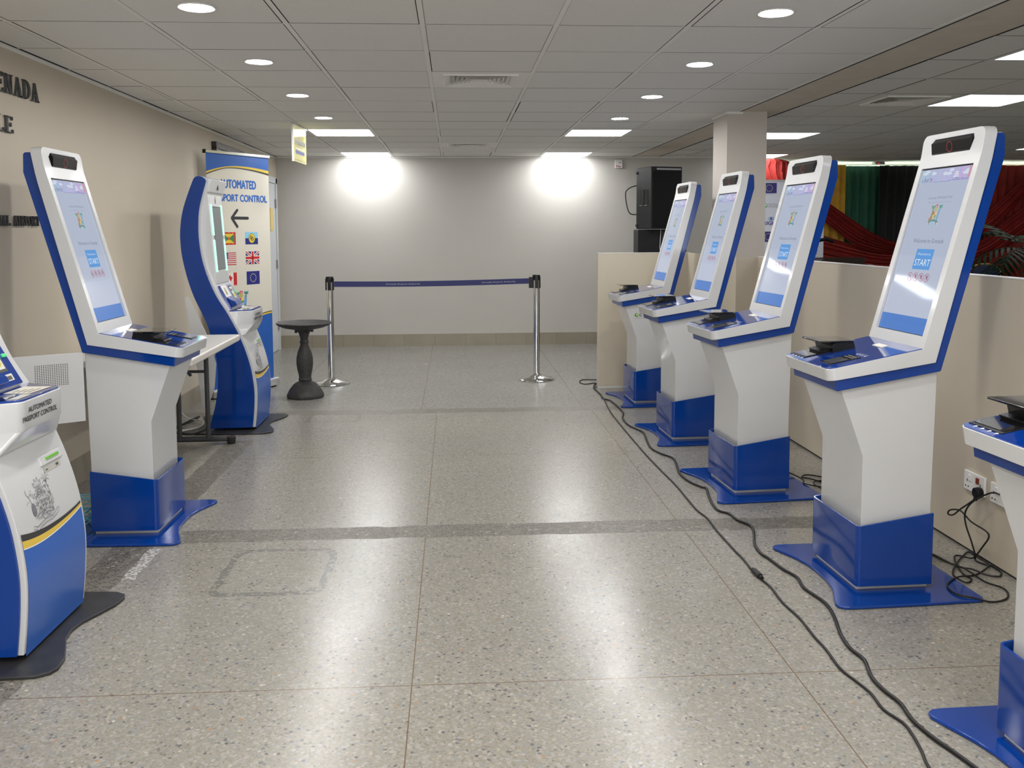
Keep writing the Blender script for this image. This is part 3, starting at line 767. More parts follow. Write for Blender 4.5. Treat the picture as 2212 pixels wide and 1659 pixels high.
# ------------------------------------------------------------------ curved passport control kiosk (+x is its front)
fz = [.03, .16, .282, .388, .485, .606, .712, .784, .874, .983, 1.11, 1.245, 1.395, 1.521, 1.615, 1.721, 1.796]
fx = [-.003, .011, .016, .007, -.01, -.045, -.086, -.12, -.168, -.233, -.285, -.324, -.342, -.341, -.33, -.302, -.279]
bz = [.025, .18, .328, .448, .552, .719, .786, .876, .979, 1.105, 1.239, 1.345, 1.459, 1.585, 1.709, 1.809]
bx = [-.312, -.268, -.243, -.240, -.249, -.286, -.305, -.343, -.389, -.429, -.458, -.470, -.469, -.449, -.408, -.368]
def catmull(zs, xs, n=4):
    out = []
    P_ = list(zip(xs, zs))
    for i in range(len(P_)-1):
        p0 = P_[max(i-1, 0)]; p1 = P_[i]; p2 = P_[i+1]; p3 = P_[min(i+2, len(P_)-1)]
        for k in range(n):
            t = k/n
            out.append(tuple(.5*((2*p1[j])+(-p0[j]+p2[j])*t+(2*p0[j]-5*p1[j]+4*p2[j]-p3[j])*t*t+(-p0[j]+3*p1[j]-3*p2[j]+p3[j])*t**3) for j in (0, 1)))
    out.append(P_[-1]); return out
FR = catmull(fz, fx); BK = catmull(bz, bx)
def fxz(z):
    for (x0, z0), (x1, z1) in zip(FR, FR[1:]):
        if z0 <= z <= z1: return x0+(x1-x0)*(z-z0)/(z1-z0)
    return FR[0][0] if z < FR[0][1] else FR[-1][0]
def apc():
    t = thing('passport_control_kiosk', '', 'kiosk', (0, 0, 0), 0, 'curved passport control kiosks')
    half = [(-.46, .32), (-.25, .35), (0, .352), (.10, .345), (.138, .32), (.150, .29), (.142, .22), (.11, .14), (.08, .07), (.070, 0)]
    pts = half+[(x, -y) for x, y in reversed(half[:-1])]+[(-.50, -.28), (-.44, -.12), (-.42, 0), (-.44, .12), (-.50, .28)]
    MB().prism(pts, .001, .012, M['matblk'], 'z').build('base_mat', t, bevel=.003)
    top = [(-.360, 1.821), (-.349, 1.829), (-.335, 1.833), (-.318, 1.832), (-.300, 1.825)]
    side = FR+[(-.283, 1.81)]+list(reversed(top))+list(reversed(BK))
    for s in (-1, 1):
        MB().prism(side, s*.238, s*.25, M['blue']).build('side_panel', t, bevel=.002)
    core = [(x+.018, max(z, .016)) for x, z in FR]+[(-.262, 1.812), (-.292, 1.828), (-.325, 1.836)]+[(x+.012, z) for x, z in reversed(BK)]
    MB().prism(core, -.2395, .2395, M['white']).build('body', t, bevel=.003)
    # printed lower front
    b = Decal(lambda w, z, l: (fxz(z)+.0186+l, w, z))
    bl = flat((38, 92, 178), .25); bk = flat((50, 50, 52), .3); go = flat((214, 182, 72), .3); wt = flat((225, 224, 220), .3)
    sw = lambda w: .372+.55*(w+.06)**2*(1 if w < -.06 else .6)
    N = 24
    for i in range(N):
        w0 = -.226+.452*i/N; w1 = w0+.452/N; z0, z1 = sw(w0), sw(w1)
        th = lambda w: .010+.016*max(0, (.20-w)/.45)
        for j in range(20):
            a0, a1 = .022+(z0-.022)*j/20, .022+(z0-.022)*(j+1)/20; c0, c1 = .022+(z1-.022)*j/20, .022+(z1-.022)*(j+1)/20
            b.P([(w0, a0), (w1, c0), (w1, c1), (w0, a1)], bl)
        e0, e1 = z0+.004, z1+.004
        b.P([(w0, z0), (w1, z1), (w1, e1), (w0, e0)], wt, 2)
        b.P([(w0, e0), (w1, e1), (w1, e1+th(w1)), (w0, e0+th(w0))], go, 2)
        b.P([(w0, e0+th(w0)), (w1, e1+th(w1)), (w1, e1+th(w1)*1.9), (w0, e0+th(w0)*1.9)], bk, 2)
    b.build('front_print', t, smooth=0, recalc=False)
    b = Decal(lambda w, z, l: (fxz(z)+.0186+l, w, z))
    crest_lines(b, -.135, .418, .19, .165, flat((92, 93, 97)), flat((112, 112, 118)), t=.0011, dense=2.2)
    b.build('line_crest', t, smooth=0, recalc=False)
    # ticket slot
    b = MB(); b.box((fxz(.62)+.020, .11, .620), (.010, .165, .034), M['white'], rot=Matrix.Rotation(-.35, 3, 'Y')); sl = b.build('receipt_slot', t, bevel=.003)
    MB().box((fxz(.625)+.027, .115, .624), (.006, .095, .009), mat('green_lit_slot', (.10, .36, .02), .3, emit=(.35, .9, .05), es=.04), rot=Matrix.Rotation(-.35, 3, 'Y')).build('lit_opening', sl, smooth=0)
    b = Decal(lambda w, z, l: (fxz(z)+.0190+l, w, z)); b.rect(.04, .578, .165, .597, flat((170, 168, 160)))
    b.rect(.13, .583, .15, .592, flat((70, 70, 70)), 2); b.rect(.05, .584, .068, .589, flat((90, 90, 90)), 2); b.build('receipt_label', t, smooth=0, recalc=False)
    # console
    xb = lambda z: fxz(z)-.01
    def plan(z, xf, wf):
        q = .03; x_ = xb(z); P_ = [(x_, -.238), (x_+.02, -.235)]
        for i in range(7): a = -R(62)+R(62)*i/6; P_.append((xf-q+q*math.cos(a), -wf+q+q*math.sin(a)))
        for i in range(7): a = R(62)*i/6; P_.append((xf-q+q*math.cos(a), wf-q+q*math.sin(a)))
        P_ += [(x_+.02, .235), (x_, .238)]
        return [(x, y, z) for x, y in P_]
    b = MB(); b.loft([plan(.700, xb(.700)+.045, .235), plan(.768, .002, .160), plan(.775, .006, .160), plan(.871, .009, .160)], M['white'])
    co = b.build('console', t, bevel=.003)
    b = MB(); A = plan(.871, .004, .156); B_ = plan(.871, .004, .156)
    A = [(x, y*.985, .8712) for x, y, z in A]; B_ = [(x, y*.985, .8775) for x, y, z in A]
    b.loft([A, B_], M['desk']); b.build('console_top', co, bevel=.001)
    D = Decal(lambda w, z, l: (.0072+(z-.775)/.096*.003+l+.0004, w, z)); k = flat((45, 45, 48))
    D.text('AUTOMATED', -.112, .829, .17, .018, k, 1, .0006); D.text('PASSPORT CONTROL', -.152, .800, .252, .018, k, 1, .0006)
    D.build('console_lettering', co, smooth=0, recalc=False)
    D = Decal(lambda x, w, l: (x, w, .8778+l))
    D.P([(-.12, -.02), (-.03, -.02), (-.02, .13), (-.12, .13)], flat((214, 210, 196)))
    for i in range(4): D.rect(-.10+.018*i, .0, -.094+.018*i, .05+.015*i, flat((130, 125, 118)), 2)
    D.rect(-.045, -.14, -.015, -.03, flat((190, 190, 182))); D.rect(-.10, -.15, -.055, -.03, M['blk_gl'])
    D.build('instruction_card', co, smooth=0, recalc=False)
    # sloping reader panel
    p0 = Vector((-.148, 0, .885)); p1 = Vector((-.236, 0, 1.052)); dz = (p1-p0).normalized(); nn = Vector((dz.z, 0, -dz.x))
    def sp(u, w, l): return p0.lerp(p1, u)+Vector((0, w, 0))+nn*l
    b = MB(); b.loft([[sp(u, w, -.05) for u, w in ((0, -.175), (0, .175), (1, .165), (1, -.165))], [sp(u, w, .006) for u, w in ((0, -.175), (0, .175), (1, .165), (1, -.165))]], M['desk'])
    rp = b.build('reader_panel', t, bevel=.003)
    D = Decal(lambda w, u, l: sp(u, w, .0065+l))
    D.rect(-.155, .45, -.01, .97, flat((222, 220, 214))); D.rect(-.155, .42, -.01, .45, flat((205, 175, 80))); crest(D, -.11, .55, .05, .34, 0, 2)
    D.rect(.04, .30, .12, .92, flat((60, 62, 60)), 1); D.rect(.048, .36, .112, .86, flat((205, 205, 198)), 2)
    D.disc(.08, .50, .022, .09, flat((190, 180, 60)), 3); D.disc(.075, .72, .02, .06, flat((60, 80, 120)), 3)
    D.rect(.03, .10, .13, .24, flat((205, 203, 196)), 1); D.rect(.08, .12, .12, .2, flat((70, 70, 70)), 2)
    D.build('instruction_stickers', rp, smooth=0, recalc=False)
    b = MB(); b.loft([[sp(.05, -.15, .006), sp(.05, .02, .006), sp(.50, .02, .006), sp(.50, -.15, .006)], [sp(.05, -.15, .045), sp(.05, .02, .045), sp(.18, .02, .045), sp(.18, -.15, .045)]], M['blue'])
    b.build('reader_hood', rp, bevel=.004)
    MB().box(sp(.62, .145, .008), (.018, .018, .012), mat('green_lit_reader', (.1, .6, .2), .3, emit=(.1, .8, .3), es=.25)).build('status_light', rp, bevel=.003)
    # display unit
    b = MB(); b.loft([[(-.35, -.18, 1.09), (-.35, .18, 1.09), (-.245, .18, 1.065), (-.245, -.18, 1.065)], [(-.36, -.18, 1.705), (-.36, .18, 1.705), (-.286, .18, 1.705), (-.286, -.18, 1.705)]], M['white'])
    du = b.build('display_frame', t, bevel=.004)
    fa = lambda z: -.245+(-.286+.245)*(z-1.065)/.64
    D = Decal(lambda w, z, l: (fa(z)+.0008+l, w, z))
    D.rect(-.115, 1.165, .115, 1.625, M['scr_bezel']); D.rect(-.108, 1.168, .106, 1.618, flat((104, 108, 108), .1, .8), 2)
    D.build('display_screen', du, smooth=0, recalc=False)
    D = Decal(lambda w, z, l: (fa(z)+.0008+l, w, z)); k = flat((40, 40, 40))
    D.rect(-.014, 1.648, .014, 1.682, k); D.rect(-.009, 1.652, .009, 1.678, flat((200, 198, 190)), 2); D.disc(0, 1.668, .005, .005, k, 3); D.P([(-.012, 1.690), (.012, 1.690), (0, 1.700)], k)
    D.build('photo_symbol', du, smooth=0, recalc=False)
    for s in (-1, 1):
        for z0, z1 in ((1.150, 1.385), (1.415, 1.640)):
            b = MB(); b.box((fa((z0+z1)/2)+.004, s*.137, (z0+z1)/2), (.008, .013, z1-z0), M['led'], rot=Matrix.Rotation(-.064, 3, 'Y')); b.build('light_strip', du, bevel=.003)
    # visor
    b = MB(); b.loft([[(-.33, -.205, 1.735), (-.33, .205, 1.735), (-.275, .205, 1.722), (-.275, -.205, 1.722)], [(-.34, -.205, 1.834), (-.34, .205, 1.834), (-.250, .205, 1.816), (-.250, -.205, 1.816)]], M['white'])
    vi = b.build('visor', t, bevel=.006, seg=3)
    MB().box((-.262, .0, 1.765), (.006, .012, .045), M['blk']).build('camera_slot', vi, smooth=0)
    return t
A0 = apc()
A0.location = (-1.46, 3.255, 0); A0.rotation_euler = (0, 0, R(-1.0))
A0['label'] = 'curved passport kiosk cut off by the left edge, with a lettered console'
A1 = copy_tree(A0); A1.location = (-1.46, 6.81, 0); A1.rotation_euler = (0, 0, R(-.3))
A1['label'] = 'curved blue and white passport kiosk with green lit display in front of the roll-up banner'
b = MB(); b.prism([(-.452, .978), (-.425, .985), (-.30, .70), (-.245, .50), (-.262, .33), (-.315, .185), (-.355, .180), (-.375, .42)], -.262, -.252, M['white'])
b.build('rear_panel', A1, bevel=.001)

# ------------------------------------------------------------------ folding table
t = thing('folding_table', 'white folding table between the lone left kiosk and the curved kiosk', 'table', (-1.80, 5.62, 0), R(1.0))
b = MB(); b.span(-.35, .35, -.60, .62, .70, .745, M['table']); b.build('table_top', t, bevel=.012, seg=3)
for y in (-.5, .55+.12):
    y = min(y, .57)
    b = MB()
    for x in (-.06, .13): b.tube([(x, y, .705), (x, y, .04)], .016, M['tleg'], 12)
    b.tube([(-.06, y, .50), (.13, y, .50)], .010, M['tleg'], 8)
    lg = b.build('leg_frame', t)
    fa_, fb_ = (-.26, .275) if y > 0 else (-.12, .17); b = MB(); b.tube([(fa_, y+.005, .035), (fb_, y+.005, .035)], .02, M['tleg'], 12); b.build('foot_bar', lg)
    for x in (fa_-.01, fb_+.005): MB().lathe([(0.001, -.022), (.026, -.022), (.03, -.005), (.03, .02), (.026, .026), (.001, .026)], (x, y+.005, .026), M['ground'], 16).build('rubber_foot', lg)
MB().tube([(.0, .20, .70), (.03, .545, .48)], .011, M['tleg'], 8).build('brace', t)

# ------------------------------------------------------------------ roll-up banner
A = Vector((-2.095, 7.87, 0)); Bq = Vector((-1.68, 8.55, 0)); BW = (Bq-A).length; bd = (Bq-A).normalized(); bn = Vector((bd.y, -bd.x, 0))
t = thing('roll_up_banner', 'tall roll-up banner reading automated passport control with arrow and flags', 'banner', (A.x, A.y, 0), math.atan2(bd.y, bd.x))
# local: x along width, -y is the front
D = Decal(lambda u, z, l: (u*BW, -l, z)); k = flat
D.rect(.02, .07, .965, 2.11, k((214, 208, 194)), 0)
Bb = k((34, 92, 176)); yl = k((222, 190, 60)); dk = k((48, 50, 52))
n_ = 20
for i in range(n_):
    a, c = .02+.945*i/n_, .02+.945*(i+1)/n_
    f = lambda u: 2.018-.26*(u-.52)**2*(1.0 if u < .52 else .45); th = lambda u: .008+.02*abs(u-.3)
    g = lambda u: .690-.34*(u-.98)**2-.02*(1-u)
    D.P([(a, f(a)), (c, f(c)), (c, 2.11), (a, 2.11)], Bb, 1)
    D.P([(a, f(a)), (c, f(c)), (c, f(c)-th(c)*1.2), (a, f(a)-th(a)*1.2)], yl, 1)
    D.P([(a, f(a)-th(a)*1.2), (c, f(c)-th(c)*1.2), (c, f(c)-th(c)*2), (a, f(a)-th(a)*2)], dk, 1)
    D.P([(a, .07), (c, .07), (c, g(c)), (a, g(a))], Bb, 1)
    D.P([(a, g(a)), (c, g(c)), (c, g(c)+.014), (a, g(a)+.014)], yl, 1)
    D.P([(a, g(a)+.014), (c, g(c)+.014), (c, g(c)+.022), (a, g(a)+.022)], dk, 1)
D.text('AUTOMATED', .205, 1.823, .55, .072, k((40, 104, 190)), 2, .005)
D.text('PASSPORT CONTROL', .075, 1.708, .85, .060, k((40, 104, 190)), 2, .004)
D.line([(.37, 1.562), (.615, 1.562)], .026, dk, 2)
D.line([(.37, 1.562), (.455, 1.632)], .028, dk, 3); D.line([(.37, 1.562), (.45, 1.487)], .028, dk, 4)
for u, z in ((.37, 1.562), (.615, 1.562), (.455, 1.632), (.45, 1.487)): D.disc(u, z, .014, .011, dk, 5, 12)
rd = k((196, 40, 40)); gn = k((50, 130, 80)); nv = k((36, 40, 120)); wh = k((226, 222, 214))
# Grenada
u0, z0, u1, z1 = .215, 1.328, .42, 1.438
D.rect(u0, z0, u1, z1, rd, 1); a = .022; bq = .014
U0, Z0, U1, Z1 = u0+a, z0+bq, u1-a, z1-bq; cu_, cz_ = (U0+U1)/2, (Z0+Z1)/2
D.P([(U0, Z0), (U1, Z0), (cu_, cz_)], yl, 2); D.P([(U0, Z1), (U1, Z1), (cu_, cz_)], yl, 2)
D.P([(U0, Z0), (U0, Z1), (cu_, cz_)], gn, 2); D.P([(U1, Z0), (U1, Z1), (cu_, cz_)], gn, 2)
D.disc(cu_, cz_, .02, .014, rd, 3, 14); D.star(cu_, cz_, .013, yl, 4, .75)
for i in range(3):
    for zz in (z0+.007, z1-.007): D.star(u0+.045+.058*i, zz, .008, yl, 3, .75)
# Caribbean community
D.rect(.566, 1.383, .765, 1.438, k((140, 196, 226)), 1); D.rect(.566, 1.328, .765, 1.383, nv, 1)
D.disc(.668, 1.383, .052, .045, gn, 2, 24); D.disc(.668, 1.383, .047, .041, yl, 3, 24)
D.ring(.655, 1.390, .022, .016, .008, dk, 4, 16, .8); D.ring(.676, 1.377, .022, .016, .008, dk, 4, 16, .8)
# United States
for i in range(13): D.rect(.215, 1.150+.00846*i, .42, 1.150+.00846*(i+1), k((180, 40, 52)) if i % 2 == 0 else wh, 1)
D.rect(.215, 1.201, .298, 1.260, nv, 2)
for i in range(4):
    for j in range(3): D.disc(.23+.018*i, 1.212+.018*j, .003, .003, wh, 3, 6)
# United Kingdom
u0, z0, u1, z1 = .567, 1.150, .777, 1.264; D.rect(u0, z0, u1, z1, nv, 1); cu_, cz_ = (u0+u1)/2, (z0+z1)/2
D.P([(u0, z0), (u0+.03, z0), (u1, z1-.013), (u1, z1), (u1-.03, z1), (u0, z0+.013)], wh, 2); D.P([(u1, z0), (u1-.03, z0), (u0, z1-.013), (u0, z1), (u0+.03, z1), (u1, z0+.013)], wh, 2.4)
D.P([(u0, z0), (u0+.012, z0), (u1, z1-.005), (u1, z1), (u1-.012, z1), (u0, z0+.005)], rd, 3); D.P([(u1, z0), (u1-.012, z0), (u0, z1-.005), (u0, z1), (u0+.012, z1), (u1, z0+.005)], rd, 3.3)
D.rect(u0, cz_-.019, u1, cz_+.019, wh, 4); D.rect(cu_-.025, z0, cu_+.025, z1, wh, 4); D.rect(u0, cz_-.011, u1, cz_+.011, rd, 5); D.rect(cu_-.015, z0, cu_+.015, z1, rd, 5)
# Canada
D.rect(.215, .972, .42, 1.083, wh, 1); D.rect(.215, .972, .266, 1.083, rd, 2); D.rect(.37, .972, .42, 1.083, rd, 2)
lf = [(0, 1), (.18, .62), (.42, .74), (.36, .3), (.66, .5), (.9, .32), (.8, .1), (.36, -.34), (.42, -.52), (.05, -.46), (.05, -.9), (-.05, -.9), (-.05, -.46), (-.42, -.52), (-.36, -.34), (-.8, .1), (-.9, .32), (-.66, .5), (-.36, .3), (-.42, .74), (-.18, .62)]
D.P([(.318+x*.04, 1.028+y*.04) for x, y in lf], rd, 2)
# European Union
D.rect(.571, .967, .776, 1.086, nv, 1)
for i in range(12): D.star(.6735+.045*math.cos(2*PI*i/12), 1.0265+.036*math.sin(2*PI*i/12), .009, k((225, 215, 150)), 2, .8)
crest(D, .36, .745, .23, .175, 0, 2)
D.build('banner_sheet', t, smooth=0, recalc=False)
MB().span(.0, BW*.98, -.012, .012, 2.11, 2.135, M['alu']).build('top_rail', t, bevel=.003)
MB().span(-.004, .006, -.014, .014, 2.105, 2.138, M['blk']).build('end_cap', t, smooth=0)
MB().prism([(-.04, .012), (.055, .012), (.055, .06), (.035, .082), (-.03, .082), (-.04, .06)], -.01, BW+.01, M['alu'], 'x').build('cassette', t, bevel=.004)
MB().tube([(BW*.5, .03, .07), (BW*.5, .03, 2.11)], .008, M['alu']).build('rear_pole', t)

# ------------------------------------------------------------------ hanging direction sign
b = MB()
for x_ in (.05, BW-.05): b.span(x_-.02, x_+.02, -.03, .045, 0, .012, M['ground'])
t_b = [o_ for o_ in C.objects if o_.name == 'roll_up_banner'][0]; b.build('foot_pads', t_b, smooth=0)
t = thing('hanging_sign', 'yellow ceiling sign with blue left arrow hanging above the banner', 'sign', (-1.34, 8.12, 0), R(-3))
MB().box((0, 0, 2.195), (.012, .50, .31), M['signy']).build('sign_panel', t, bevel=.002)
MB().box((0, 0, 2.352), (.03, .52, .012), M['alu']).build('mounting_rail', t, smooth=0)
MB().box((0, -.252, 2.195), (.016, .012, .316), M['plug']).build('edge_strip', t, smooth=0)
D = Decal(lambda y, z, l: (.0065+l, y, z))
D.rect(-.17, 2.150, .16, 2.158, flat((250, 246, 230)), 1)
D.P([(-.19, 2.124), (-.14, 2.154), (-.14, 2.138), (.17, 2.138), (.17, 2.110), (-.14, 2.110), (-.14, 2.094)], flat((70, 76, 140)), 2)
D.text('IMMIGRATION', -.20, 2.185, .40, .045, flat((90, 96, 120)), 2, .002)
D.rect(-.24, 2.055, .24, 2.058, flat((120, 90, 70)), 2)
D.build('sign_print', t, smooth=0, recalc=False)

# ------------------------------------------------------------------ wall lettering (raised serif capitals)
def glyph(ch):
    T_, t_ = .155, .05     # thick, thin
    q = []
    def rc(a, c, d, e): q.append([(a, c), (d, c), (d, e), (a, e)])
    def bowl(cx, cy, rx, ry, a0, a1, th, n=10):
        for i in range(n):
            A_, B_ = R(a0+(a1-a0)*i/n), R(a0+(a1-a0)*(i+1)/n)
            k = lambda a: th*(abs(math.cos(a)))+t_*(1-abs(math.cos(a)))
            q.append([(cx+rx*math.cos(A_), cy+ry*math.sin(A_)), (cx+rx*math.cos(B_), cy+ry*math.sin(B_)),
                      (cx+(rx-k(B_))*math.cos(B_), cy+(ry-t_)*math.sin(B_)), (cx+(rx-k(A_))*math.cos(A_), cy+(ry-t_)*math.sin(A_))])
    W_ = .8
    if ch == 'E': rc(.1, 0, .1+T_, 1); rc(0, 0, .75, t_); rc(0, 1-t_, .72, 1); rc(.3, .48, .55, .48+t_); rc(.70, 0, .76, .22); rc(.67, .78, .73, 1); rc(.53, .38, .58, .63)
    if ch == 'N': rc(.12, 0, .12+t_, 1); rc(.70, 0, .70+t_, 1); q.append([(.06, 1), (.28, 1), (.76, 0), (.60, 0)]); rc(0, 0, .3, t_); rc(.58, 1-t_, .88, 1); W_ = .9
    if ch == 'A': q.append([(.10, 0), (.10+t_, 0), (.45, .9), (.42, 1)]); q.append([(.36, 1), (.46, 1), (.80, 0), (.58, 0)]); rc(.24, .3, .64, .3+t_); rc(0, 0, .25, t_); rc(.48, 0, .9, t_); W_ = .88
    if ch == 'D': rc(.12, 0, .12+T_, 1); bowl(.30, .5, .52, .5, -90, 90, T_); rc(0, 0, .32, t_); rc(0, 1-t_, .32, 1); W_ = .86
    if ch == 'L': rc(.1, 0, .1+T_, 1); rc(0, 0, .7, t_); rc(0, 1-t_, .4, 1); rc(.65, 0, .71, .25); W_ = .72
    if ch == 'I': rc(.1, 0, .1+T_, 1); rc(0, 0, .4, t_); rc(0, 1-t_, .4, 1); W_ = .42
    if ch in 'RP': rc(.1, 0, .1+T_, 1); rc(0, 0, .4, t_); rc(0, 1-t_, .32, 1); bowl(.30, .75, .36, .25, -90, 90, T_); W_ = .7
    if ch == 'R': q.append([(.34, .5), (.46, .5), (.82, 0), (.6, 0)]); W_ = .8
    if ch == 'O': bowl(.42, .5, .42, .5, 0, 360, T_, 20); W_ = .86
    if ch == 'T': rc(.3, 0, .3+T_, 1); rc(0, 1-t_, .8, 1); rc(.2, 0, .6, t_); rc(0, .78, .05, 1); rc(.75, .78, .8, 1); W_ = .8
    return q, W_
M['letter'] = mat('dark_letter_face', (.012, .012, .014), .5, noise=(20, .2, 0))
M['letterS'] = mat('grey_letter_return', (.07, .073, .08), .4)
def wall_sign(text, y0, y1, zb, ht, label):
    t = thing('wall_lettering', label, 'lettering', (XL, y0, zb))
    wid = [glyph(c)[1] if c != ' ' else .5 for c in text]; gap_ = .10; tot = sum(wid)+gap_*(len(text)-1); s = (y1-y0)/tot; x = 0
    for c, wd in zip(text, wid):
        if c != ' ':
            b = MB(); qs, _ = glyph(c)
            for q in qs:
                P_ = [(x*s+a*s, h*ht) for a, h in q]
                A_ = [(.002, a, h) for a, h in P_]; B_ = [(.012, a, h) for a, h in P_]
                b.loft([A_, B_], M['letterS']); b.poly([(.0123, a, h) for a, h in P_], M['letter'])
            b.build('letter', t, smooth=0, recalc=True)
        x += wd+gap_
wall_sign('GRENADA', 4.34, 4.965, 2.118, .094, 'dark raised letters ENADA high on the left wall')
wall_sign('LE', 4.50, 4.668, 1.928, .080, 'dark raised letters LE below the top lettering on the left wall')
wall_sign('NAL AIRPORT', 4.455, 4.905, 1.475, .050, 'small dark raised letters AL AIRPORT on the left wall beside the tall kiosk')

# picture frame on the left wall
t = thing('picture_frame', 'dark wooden picture frame on the left wall above the banner', 'picture', (XL, 8.97, 1.98))
b = MB()
for a0, a1, c0, c1 in ((-.56, .56, .22, .275), (-.56, .56, -.275, -.22), (-.56, -.505, -.22, .22), (.505, .56, -.22, .22)): b.span(.0, .045, a0, a1, c0, c1, M['wood'])
b.build('frame', t, bevel=.006); MB().span(.005, .012, -.505, .505, -.22, .22, M['paper']).build('mount', t, smooth=0)

# small box with a red stripe on the back wall
t = thing('wall_notice_box', 'small white box with red stripe high on the back wall', 'wall box', (2.07, YB, 2.265))
MB().span(-.045, .045, -.03, 0, -.05, .05, M['plug']).build('case', t, bevel=.004)
D = Decal(lambda x, z, l: (x, -.0305-l, z)); D.P([(-.04, -.028), (.025, -.04), (.025, -.03), (-.04, -.018)], flat((190, 30, 60))); D.rect(.0, .01, .03, .02, flat((120, 120, 125))); D.build('stripe', t, smooth=0, recalc=False)

# ------------------------------------------------------------------ barrier posts and belt
def post(x, y, label, arm):
    t = thing('barrier_post', label, 'barrier post', (x, y, 0), 0, 'chrome barrier posts')
    MB().lathe([(.001, .0), (.168, .0), (.172, .008), (.160, .018), (.10, .034), (.05, .052), (.036, .062), (.001, .062)], (0, 0, .001), M['chrome'], 48).build('base', t)
    MB().lathe([(.001, .055), (.032, .055), (.032, .965), (.001, .965)], (0, 0, 0), M['chrome'], 32).build('pole', t)
    b = MB(); b.lathe([(.001, .965), (.034, .965), (.034, .985), (.0365, .988), (.0365, 1.012), (.034, 1.018), (.001, 1.018)], (0, 0, 0), M['blk'], 32)
    b.box((0, 0, .945), (.08, .03, .11), M['blk']); b.box((0, 0, .945), (.03, .08, .11), M['blk']); b.build('head', t, bevel=.002)
    if arm: MB().box((-.055, 0, .943), (.034, .03, .105), M['blk']).build('belt_clip', t, bevel=.003)
post(-1.168, 8.60, 'chrome barrier post with black head behind the dark pedestal', 0)
post(.787, 8.67, 'chrome barrier post with black head standing free on the right', 1)
P0, P1 = Vector((-1.127, 8.60, .946)), Vector((.714, 8.67, .958))
def bm_(u, v, l):
    p = P0.lerp(P1, u); s = -.010*math.sin(PI*u); return (p.x, p.y-.001-l, p.z+s+(v-.5)*.052)
b = Decal(bm_); b.rect(0, 0, 1, 1, flat((22, 26, 92)), 0, 24, 1)
tw = flat((176, 176, 184))
b.text('Grenada Airports Authority', .262, .38, .175, .26, tw, 2); b.text('Grenada Airports Authority', .755, .38, .175, .26, tw, 2)
o = b.build('barrier_belt', smooth=0, recalc=False); tag(o, 'blue barrier belt with white lettering stretched between the chrome posts', 'belt')

# ------------------------------------------------------------------ bird-bath pedestal
t = thing('pedestal_table', 'dark carved bird bath pedestal with shallow bowl beside the banner', 'pedestal', (-1.305, 7.92, 0))
MB().lathe([(.001, .0), (.155, 0), (.160, .012), (.158, .03), (.148, .045), (.142, .06), (.125, .085), (.112, .098), (.104, .112), (.085, .125), (.06, .138), (.05, .145), (.001, .145)], (0, 0, .001), M['iron'], 48).build('base', t)
MB().lathe([(.04, .14), (.055, .148), (.058, .16), (.052, .175), (.055, .20), (.066, .25), (.072, .30), (.070, .35), (.058, .40), (.042, .44), (.034, .465), (.036, .475), (.040, .485), (.036, .497), (.032, .505), (.036, .53), (.046, .56), (.06, .585), (.07, .60)], (0, 0, 0), M['iron'], 36).build('stem', t)
b = MB(); b.lathe([(.06, .592), (.10, .598), (.17, .612), (.215, .630), (.235, .645), (.238, .652), (.232, .658), (.222, .652), (.17, .634), (.10, .625), (.001, .622)], (0, 0, 0), M['iron'], 56); b.build('bowl', t)
b = MB()
for k_ in range(4): a = k_*PI/2+.6; b.box((.075*math.cos(a), .075*math.sin(a), .583), (.02, .02, .03), M['iron'], rz=a)
b.build('bracket', t, bevel=.003)

# ------------------------------------------------------------------ loudspeaker on its stack
t = thing('loudspeaker', 'black loudspeaker standing on a dark cabinet behind the cream partition', 'loudspeaker', (2.29, 10.10, 0), R(16))
MB().prism([(-.19, -.19), (.19, -.19), (.15, .17), (-.19, .17)], 1.45, 2.13, M['spk'], 'z').build('cabinet', t, bevel=.010)
MB().prism([(-.172, -.196), (.172, -.196), (.180, -.188), (-.180, -.188)], 1.475, 2.085, M['grille'], 'z').build('front_grille', t, smooth=0)
MB().box((0.02, -.1935, 2.104), (.30, .006, .018), M['grey']).build('top_strip', t, smooth=0)
b = MB(); b.box((-.191, -.02, 1.80), (.004, .18, .17), M['gap']); b.box((-.193, -.01, 1.80), (.010, .03, .17), M['spk']); b.box((-.194, -.06, 1.712), (.008, .07, .007), M['grey']); b.box((-.194, .045, 1.712), (.008, .06, .007), M['grey']); b.build('side_handle', t, smooth=0)
for z in (2.075, 1.49): MB().box((-.192, .15, z), (.012, .04, .03), M['ground']).build('corner_guard', t, bevel=.003)
D = Decal(lambda x, z, l: (x, -.1965-l, z)); D.rect(.07, 1.56, .11, 1.60, flat((190, 190, 190))); D.rect(.078, 1.57, .090, 1.59, flat((30, 30, 30)), 2); D.build('badge', t, smooth=0, recalc=False)
MB().tube(smooth_path([(-.17, .17, 1.94), (-.22, .22, 1.925), (-.27, .26, 1.88), (-.275, .26, 1.80), (-.255, .25, 1.68), (-.23, .22, 1.62), (-.17, .17, 1.615)], 3), .006, M['cable'], 8).build('power_lead', t)
t2 = thing('equipment_cabinet', 'tall dark cabinet under the loudspeaker behind the partition', 'cabinet', (2.33, 10.2, 0), R(-4))
MB().span(-.27, .27, -.2, .2, 0, 1.445, M['spk']).build('case', t2, bevel=.01)
MB().span(.0, .25, -.206, -.2, .3, 1.42, flat((34, 12, 12))).build('front_panel', t2, smooth=0)
MB().tube([(-.02, -.215, 1.44), (-.03, -.215, 1.25), (.0, -.215, 1.0)], .004, M['cableW'], 6).build('hanging_lead', t2)

